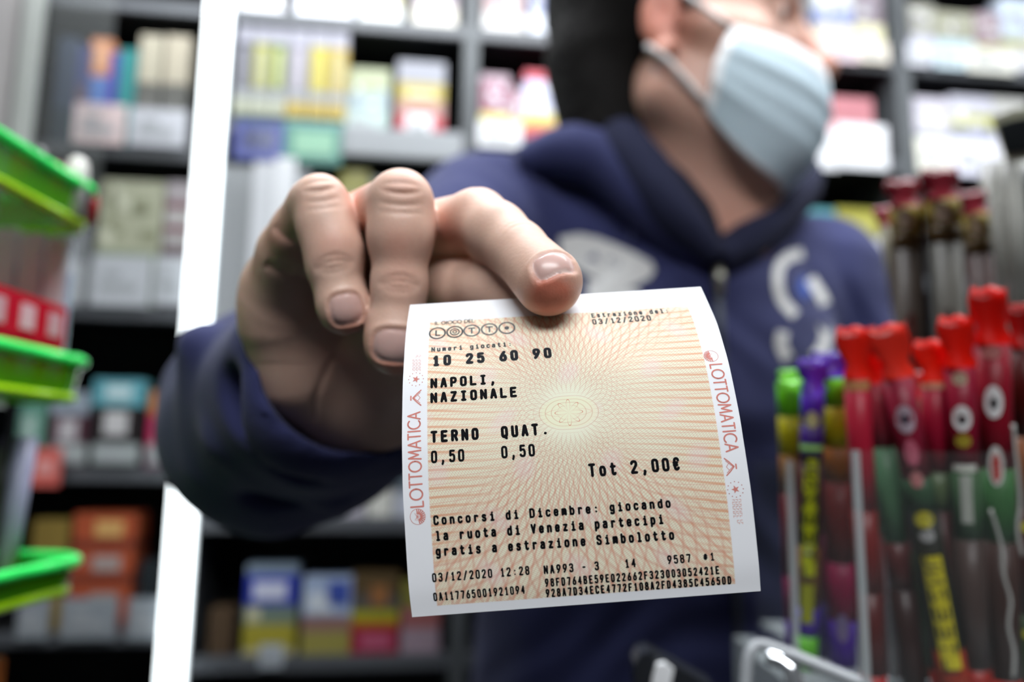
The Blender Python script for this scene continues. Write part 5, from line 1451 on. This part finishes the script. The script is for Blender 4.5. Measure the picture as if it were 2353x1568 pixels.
# tall dark tubes with crimson foil tops behind
D3 = .50
CRM = '8c1428'
for k, (p0, p1, w_, c1, cp, l_) in enumerate((((2102, 900), (2078, 478), 66, '4a4038', .017, 'leftmost tall dark tube with a crimson foil top'), ((2188, 900), (2165, 462), 74, '6c6a62', .019, 'middle and tallest dark tube with a pink-lit crimson foil top'), ((2282, 900), (2240, 492), 56, '4c3430', .014, 'right tall dark tube with a small crimson foil top'))):
    stick('foil_tube', 'candy', l_, 'tall dark tubes with foil tops', p0, p1, D3 + (0, -.010, .018)[k], w_, [(.90, c1), (.04, '54401c'), (.06, 'a08c34')], (CRM, cp, 1.15), [('bar', .5, .22, .5, '7c3c38' if k != 1 else '7e7c74'), ('oval', .97, .5, .05, 'c4b49c')])
stick('foil_tube', 'candy', 'thin tube with a pink foil tip leaning left of the tall dark tubes', 'tall dark tubes with foil tops', (2100, 900), (2036, 520), D3 + .02, 34, [(.8, '5c584c'), (.2, 'b8b4a0')], ('b04c5c', .012, 1.3))
# clear tall box edges and black price tag
t_ = empty('sign_holder', P(2320, 800, D3 + .045), 'clear upright holder with a black tag, right of the foil-topped tubes', 'sign holder')
b_ = MB()
for x, w_ in ((2283, .0055), (2322, .008), (2350, .004)): b_.tube([P(x + 14, 900, D3 + .045), P(x - 12, 372, D3 + .045)], w_, 0, 8)
b_.build('clear_upright', mat('cloudy_acrylic', 'c4c4bc', rough=.2, alpha=.55), t_, smooth=True)
def quadbox(name, pts, d, th, M_, parent=None):
    f = [P(x, y, d) for x, y in pts]; bk = [p + cF * th for p in f]; n = len(f)
    b_ = MB(); b_.add(f + bk, [tuple(range(n)), tuple(range(2 * n - 1, n - 1, -1))] + [(k, n + k, n + (k + 1) % n, (k + 1) % n) for k in range(n)])
    return b_.build(name, M_, parent)
quadbox('tag_board', [(2285, 268), (2330, 250), (2400, 240), (2400, 366), (2318, 372)], D3 + .036, .003, mat('cream_tag_edge', 'b8b8a0', rough=.5), t_)
quadbox('black_face', [(2294, 285), (2325, 274), (2400, 262), (2400, 345), (2313, 354)], D3 + .033, .002, mat('black_tag', '1a1f22', rough=.4, noise=.3, nscale=90), t_)
# tray the holders stand on, and a glossy dark dish in front
t_ = empty('display_tray', P(1950, 1560, .36), 'clear stepped tray under the candy holders at the bottom right', 'tray')
b_ = MB(); zt = zb1 - .0035
xa, xb, xc = P(1780, 1500, D1).x, P(1976, 1500, D1).x, P(2440, 1500, D2).x + .02; yy = P(2000, 1500, D1).y
b_.box(((xa + xb) / 2, yy + .008, zt - .0002), (xb - xa, .060, .003), 0, None, .001); b_.build('tray_shelf', ACE, t_)
b_ = MB(); b_.box(((.140 + xc) / 2, .338, zb2 - .0045), (xc - .140, .044, .003)); b_.box(((.172 + xc) / 2, .462, zb2 - .0045), (xc - .172, .204, .003)); b_.build('tray_shelf', ACE, t_)
b_ = MB(); q = spline([tuple(P(*p)) for p in ((1712, 1640, .335), (1716, 1540, .34), (1724, 1500, .342), (1744, 1482, .343), (1790, 1494, .338), (1880, 1530, .325), (2000, 1580, .31))], 24)
b_.tube([Vector(v) for v in q], .0026, 0, 8); b_.build('rolled_rim', mat('grey_acrylic_rim', 'a4a8ac', rough=.12, alpha=.8), t_, smooth=True)
b_ = MB(); lg = [(P(2000, 1500, D1), .006)]
for x_ in (.15, xc - .02): b_.box((x_, .45, (zb2 - .006 + .93) / 2), (.012, .16, zb2 - .006 - .93))
b_.build('tray_leg', ACE, t_)
b_ = MB(); q = spline([tuple(P(*p)) for p in ((1762, 1508, .338), (1800, 1522, .335), (1822, 1548, .332), (1830, 1600, .33))], 14); b_.tube([Vector(v) for v in q], [.0035] * 14, 0, 8)
b_.build('polished_lip', mat('bright_polished_plastic', 'e8ecf0', rough=.08, metallic=.85), t_, smooth=True)
t_ = empty('coin_dish', P(1520, 1700, .36), 'black glossy dish corner with a painted highlight at the bottom centre', 'dish')
quadbox('dish_wall', [(1462, 1640), (1458, 1530), (1470, 1506), (1492, 1500), (1560, 1535), (1640, 1580), (1640, 1640)], .355, .012, mat('black_gloss_plastic', '24262a', rough=.12), t_)
quadbox('dish_painted_highlight', [(1488, 1640), (1500, 1562), (1510, 1528), (1528, 1524), (1548, 1540), (1540, 1580), (1536, 1640)], .352, .002, mat('painted_highlight_white', 'f6f8fa', rough=.3), t_)  # white plate painted as the highlight on the black dish wall
# ------------------------------------------------------------------ green tray stand, left
GT = mat('fluorescent_green_acrylic', '5cb010', rough=.15, alpha=.72)
GR = mat('green_acrylic_edge', '38ff70', rough=.25)
GY = mat('yellow_green_acrylic_edge', 'b4ec10', rough=.3)
stand = empty('tray_stand', (-.36, .40, .93), 'three-tier stand of fluorescent green trays at the left edge', 'display stand')
def tray_outline(x1, y0, y1, x0, r):
    pts = [(x0, y0), (x1 - .004, y0)]
    pts += [(x1 - .004 + .0005 * k, y0 + (y1 - r - y0) * k / 4) for k in range(1, 5)]
    cx_, cy_ = x1 - r, y1 - r
    pts += [(cx_ + r * math.cos(RAD(a)), cy_ + r * math.sin(RAD(a))) for a in range(0, 91, 9)]
    pts += [(x0, y1)]
    return pts
def tray(zr, wall, x1=-.2620, y0=.30, y1=.500):
    out = tray_outline(x1, y0, y1, -.50, .030); n = len(out)
    t_ = 0.0022
    cx_, cy_ = -.38, (y0 + y1) / 2
    inn = [(cx_ + (x - cx_) * (1 - t_ / .1), cy_ + (y - cy_) * (1 - t_ / .1)) for x, y in out]
    btm = [(cx_ + (x - cx_) * .975, cy_ + (y - cy_) * .975) for x, y in out]
    b_ = MB(); V = [Vector((x, y, zr)) for x, y in out] + [Vector((x, y, zr - wall)) for x, y in btm] + [Vector((x, y, zr)) for x, y in inn] + [Vector((cx_ + (x - cx_) * .955, cy_ + (y - cy_) * .955, zr - wall + .0025)) for x, y in out]
    fs_ = []
    for k in range(n):
        k2 = (k + 1) % n
        fs_ += [(k, n + k, n + k2, k2), (2 * n + k, 2 * n + k2, 3 * n + k2, 3 * n + k), (k, k2, 2 * n + k2, 2 * n + k)]
    fs_ += [tuple(range(n, 2 * n))[::-1], tuple(range(3 * n, 4 * n))]
    b_.add(V, fs_); tr_ = b_.build('tray', GT, stand, smooth=False)
    b_ = MB(); ring_ = [Vector((x, y, zr)) for x, y in out]; b_.tube(ring_, .0036, 0, 8); b_.build('rim', GR, tr_, smooth=True)
    b_ = MB(); b_.tube([Vector((x, y, zr - wall)) for x, y in btm], .0026, 0, 8); b_.build('lower_rim', GY, tr_, smooth=True)
    return zr - wall + .003
z_t = [CAM_Z + .163, CAM_Z + .055, CAM_Z - .062]
fl = [tray(z, w_, x_) for z, w_, x_ in zip(z_t, (.022, .022, .016), (-.2635, -.2590, -.2520))]
b_ = MB()
for x_, y_ in ((-.47, .33), (-.47, .47)): b_.tube([(x_, y_, .93), (x_, y_, CAM_Z + .20)], .006, 0, 10)
b_.build('post', mat('clear_rod', 'd0d4d4', rough=.1, alpha=.5), stand, smooth=True)
b_ = MB(); b_.box((-.47, .40, .937), (.12, .24, .012), 0, None, .003); b_.build('base', mat('clear_rod', 'd0d4d4'), stand)
def sweet_box(label, x0, x1, y0, y1, z0, h, c1, c2, cat='box', name='sweet_box', grp=None, light='d8a4ac'):
    b_ = MB(); b_.box(((x0 + x1) / 2, (y0 + y1) / 2, z0 + h / 2), (x1 - x0, y1 - y0, h), 0, None, .0012)
    r_ = random.Random(int(z0 * 1e4))
    for k in range(5):
        yy = y0 + (y1 - y0) * (k + .5) / 5; b_.box((x1 + .0002, yy, z0 + h * .5), (.0005, (y1 - y0) / 5 * .5, h * .55), 1 if k % 2 else 2)
    b_.box(((x0 + x1) / 2, (y0 + y1) / 2, z0 + h + .0001), ((x1 - x0) * .7, (y1 - y0) * .7, .0004), 2)
    base = Vector(((x0 + x1) / 2, (y0 + y1) / 2, z0))
    o = put(name, [v - base for v in b_.v], b_.f, [cmat(c1, .2), cmat(c2, .2), cmat(light, .2)], None, b_.m); o.location = base
    return tag(o, label, cat, grp)
G1 = 'red sweet boxes on the middle green tray'
sweet_box('lower red and white sweet box on the middle green tray', -.400, -.2700, .345, .480, fl[1], .0262, 'd01c34', 'e8b8c0', grp=G1)
sweet_box('upper red and white sweet box with pale corner on the middle green tray', -.400, -.2706, .345, .478, fl[1] + .0266, .0255, 'cc1c30', 'e8b8c0', grp=G1)
for k in range(3):
    sweet_box(('pale blue and white slim packet behind the red boxes, leftmost', 'pale blue and white slim packet behind the red boxes, middle', 'pale blue and white slim packet behind the red boxes, rightmost')[k], -.326 + k * .0165, -.311 + k * .0165, .4845, .4925, fl[1], .104 - .003 * k, 'f0f6fc', 'a8c8e8', 'packet', 'slim_packet', 'slim blue white packets', 'd8dce0')
G2 = 'small sweets on the top green tray'
for x_, y_, c_, h_, r_, l_ in ((-.2790, .432, 'b82420', .033, .0062, 'red wrapped sweet at the left end of the top green tray'), (-.2790, .447, '1c1414', .038, .0062, 'black wrapped sweet between two red ones on the top green tray'),
        (-.2780, .461, 'b82420', .034, .0060, 'second red wrapped sweet on the top green tray'), (-.2795, .475, '241418', .036, .0058, 'black wrapped sweet beside the white one on the top green tray'),
        (-.2690, .470, 'd8d6d0', .041, .0070, 'white rounded sweet near the tip of the top green tray'), (-.2670, .4845, 'a82828', .022, .0050, 'small red wrapped sweet at the tip of the top green tray')):
    h_ -= .004; b_ = MB(); b_.tube([(x_, y_, fl[0]), (x_, y_, fl[0] + h_ * .7), (x_, y_, fl[0] + h_ * .92), (x_, y_, fl[0] + h_)], [r_, r_, r_ * .85, r_ * .4], 0, 14)
    base = Vector((x_, y_, fl[0])); o = put('wrapped_sweet', [v - base for v in b_.v], b_.f, cmat(c_, .25), None, b_.m, True); o.location = base; tag(o, l_, 'sweet', G2)
sweet_box('black packet with pale printing under the middle green tray at the left edge', -.400, -.2830, .440, .452, fl[2], .100, '121412', '54584c', 'packet', 'packet', None, '3c4030')
b_ = MB(); q0, q1 = Vector((-.2860, .466, fl[2])), Vector((-.2800, .464, fl[2] + .084))
b_.tube([q0, (q0 + q1) / 2, q1], [.0056, .0062, .0068], 0, 12); o = put('candy_tube', [v - q0 for v in b_.v], b_.f, mat('lavender_wrap', 'c0c0e0', rough=.3, noise=.4, nscale=60), None, b_.m, True); o.location = q0
tag(o, 'narrow lavender and white tube standing on the lowest green tray', 'candy')
sweet_box('green packet with an orange border at the bottom left corner', -.360, -.2700, .440, .452, .9305, .211, 'a8602c', '28542c', 'packet', 'packet', None, '2c5c34')
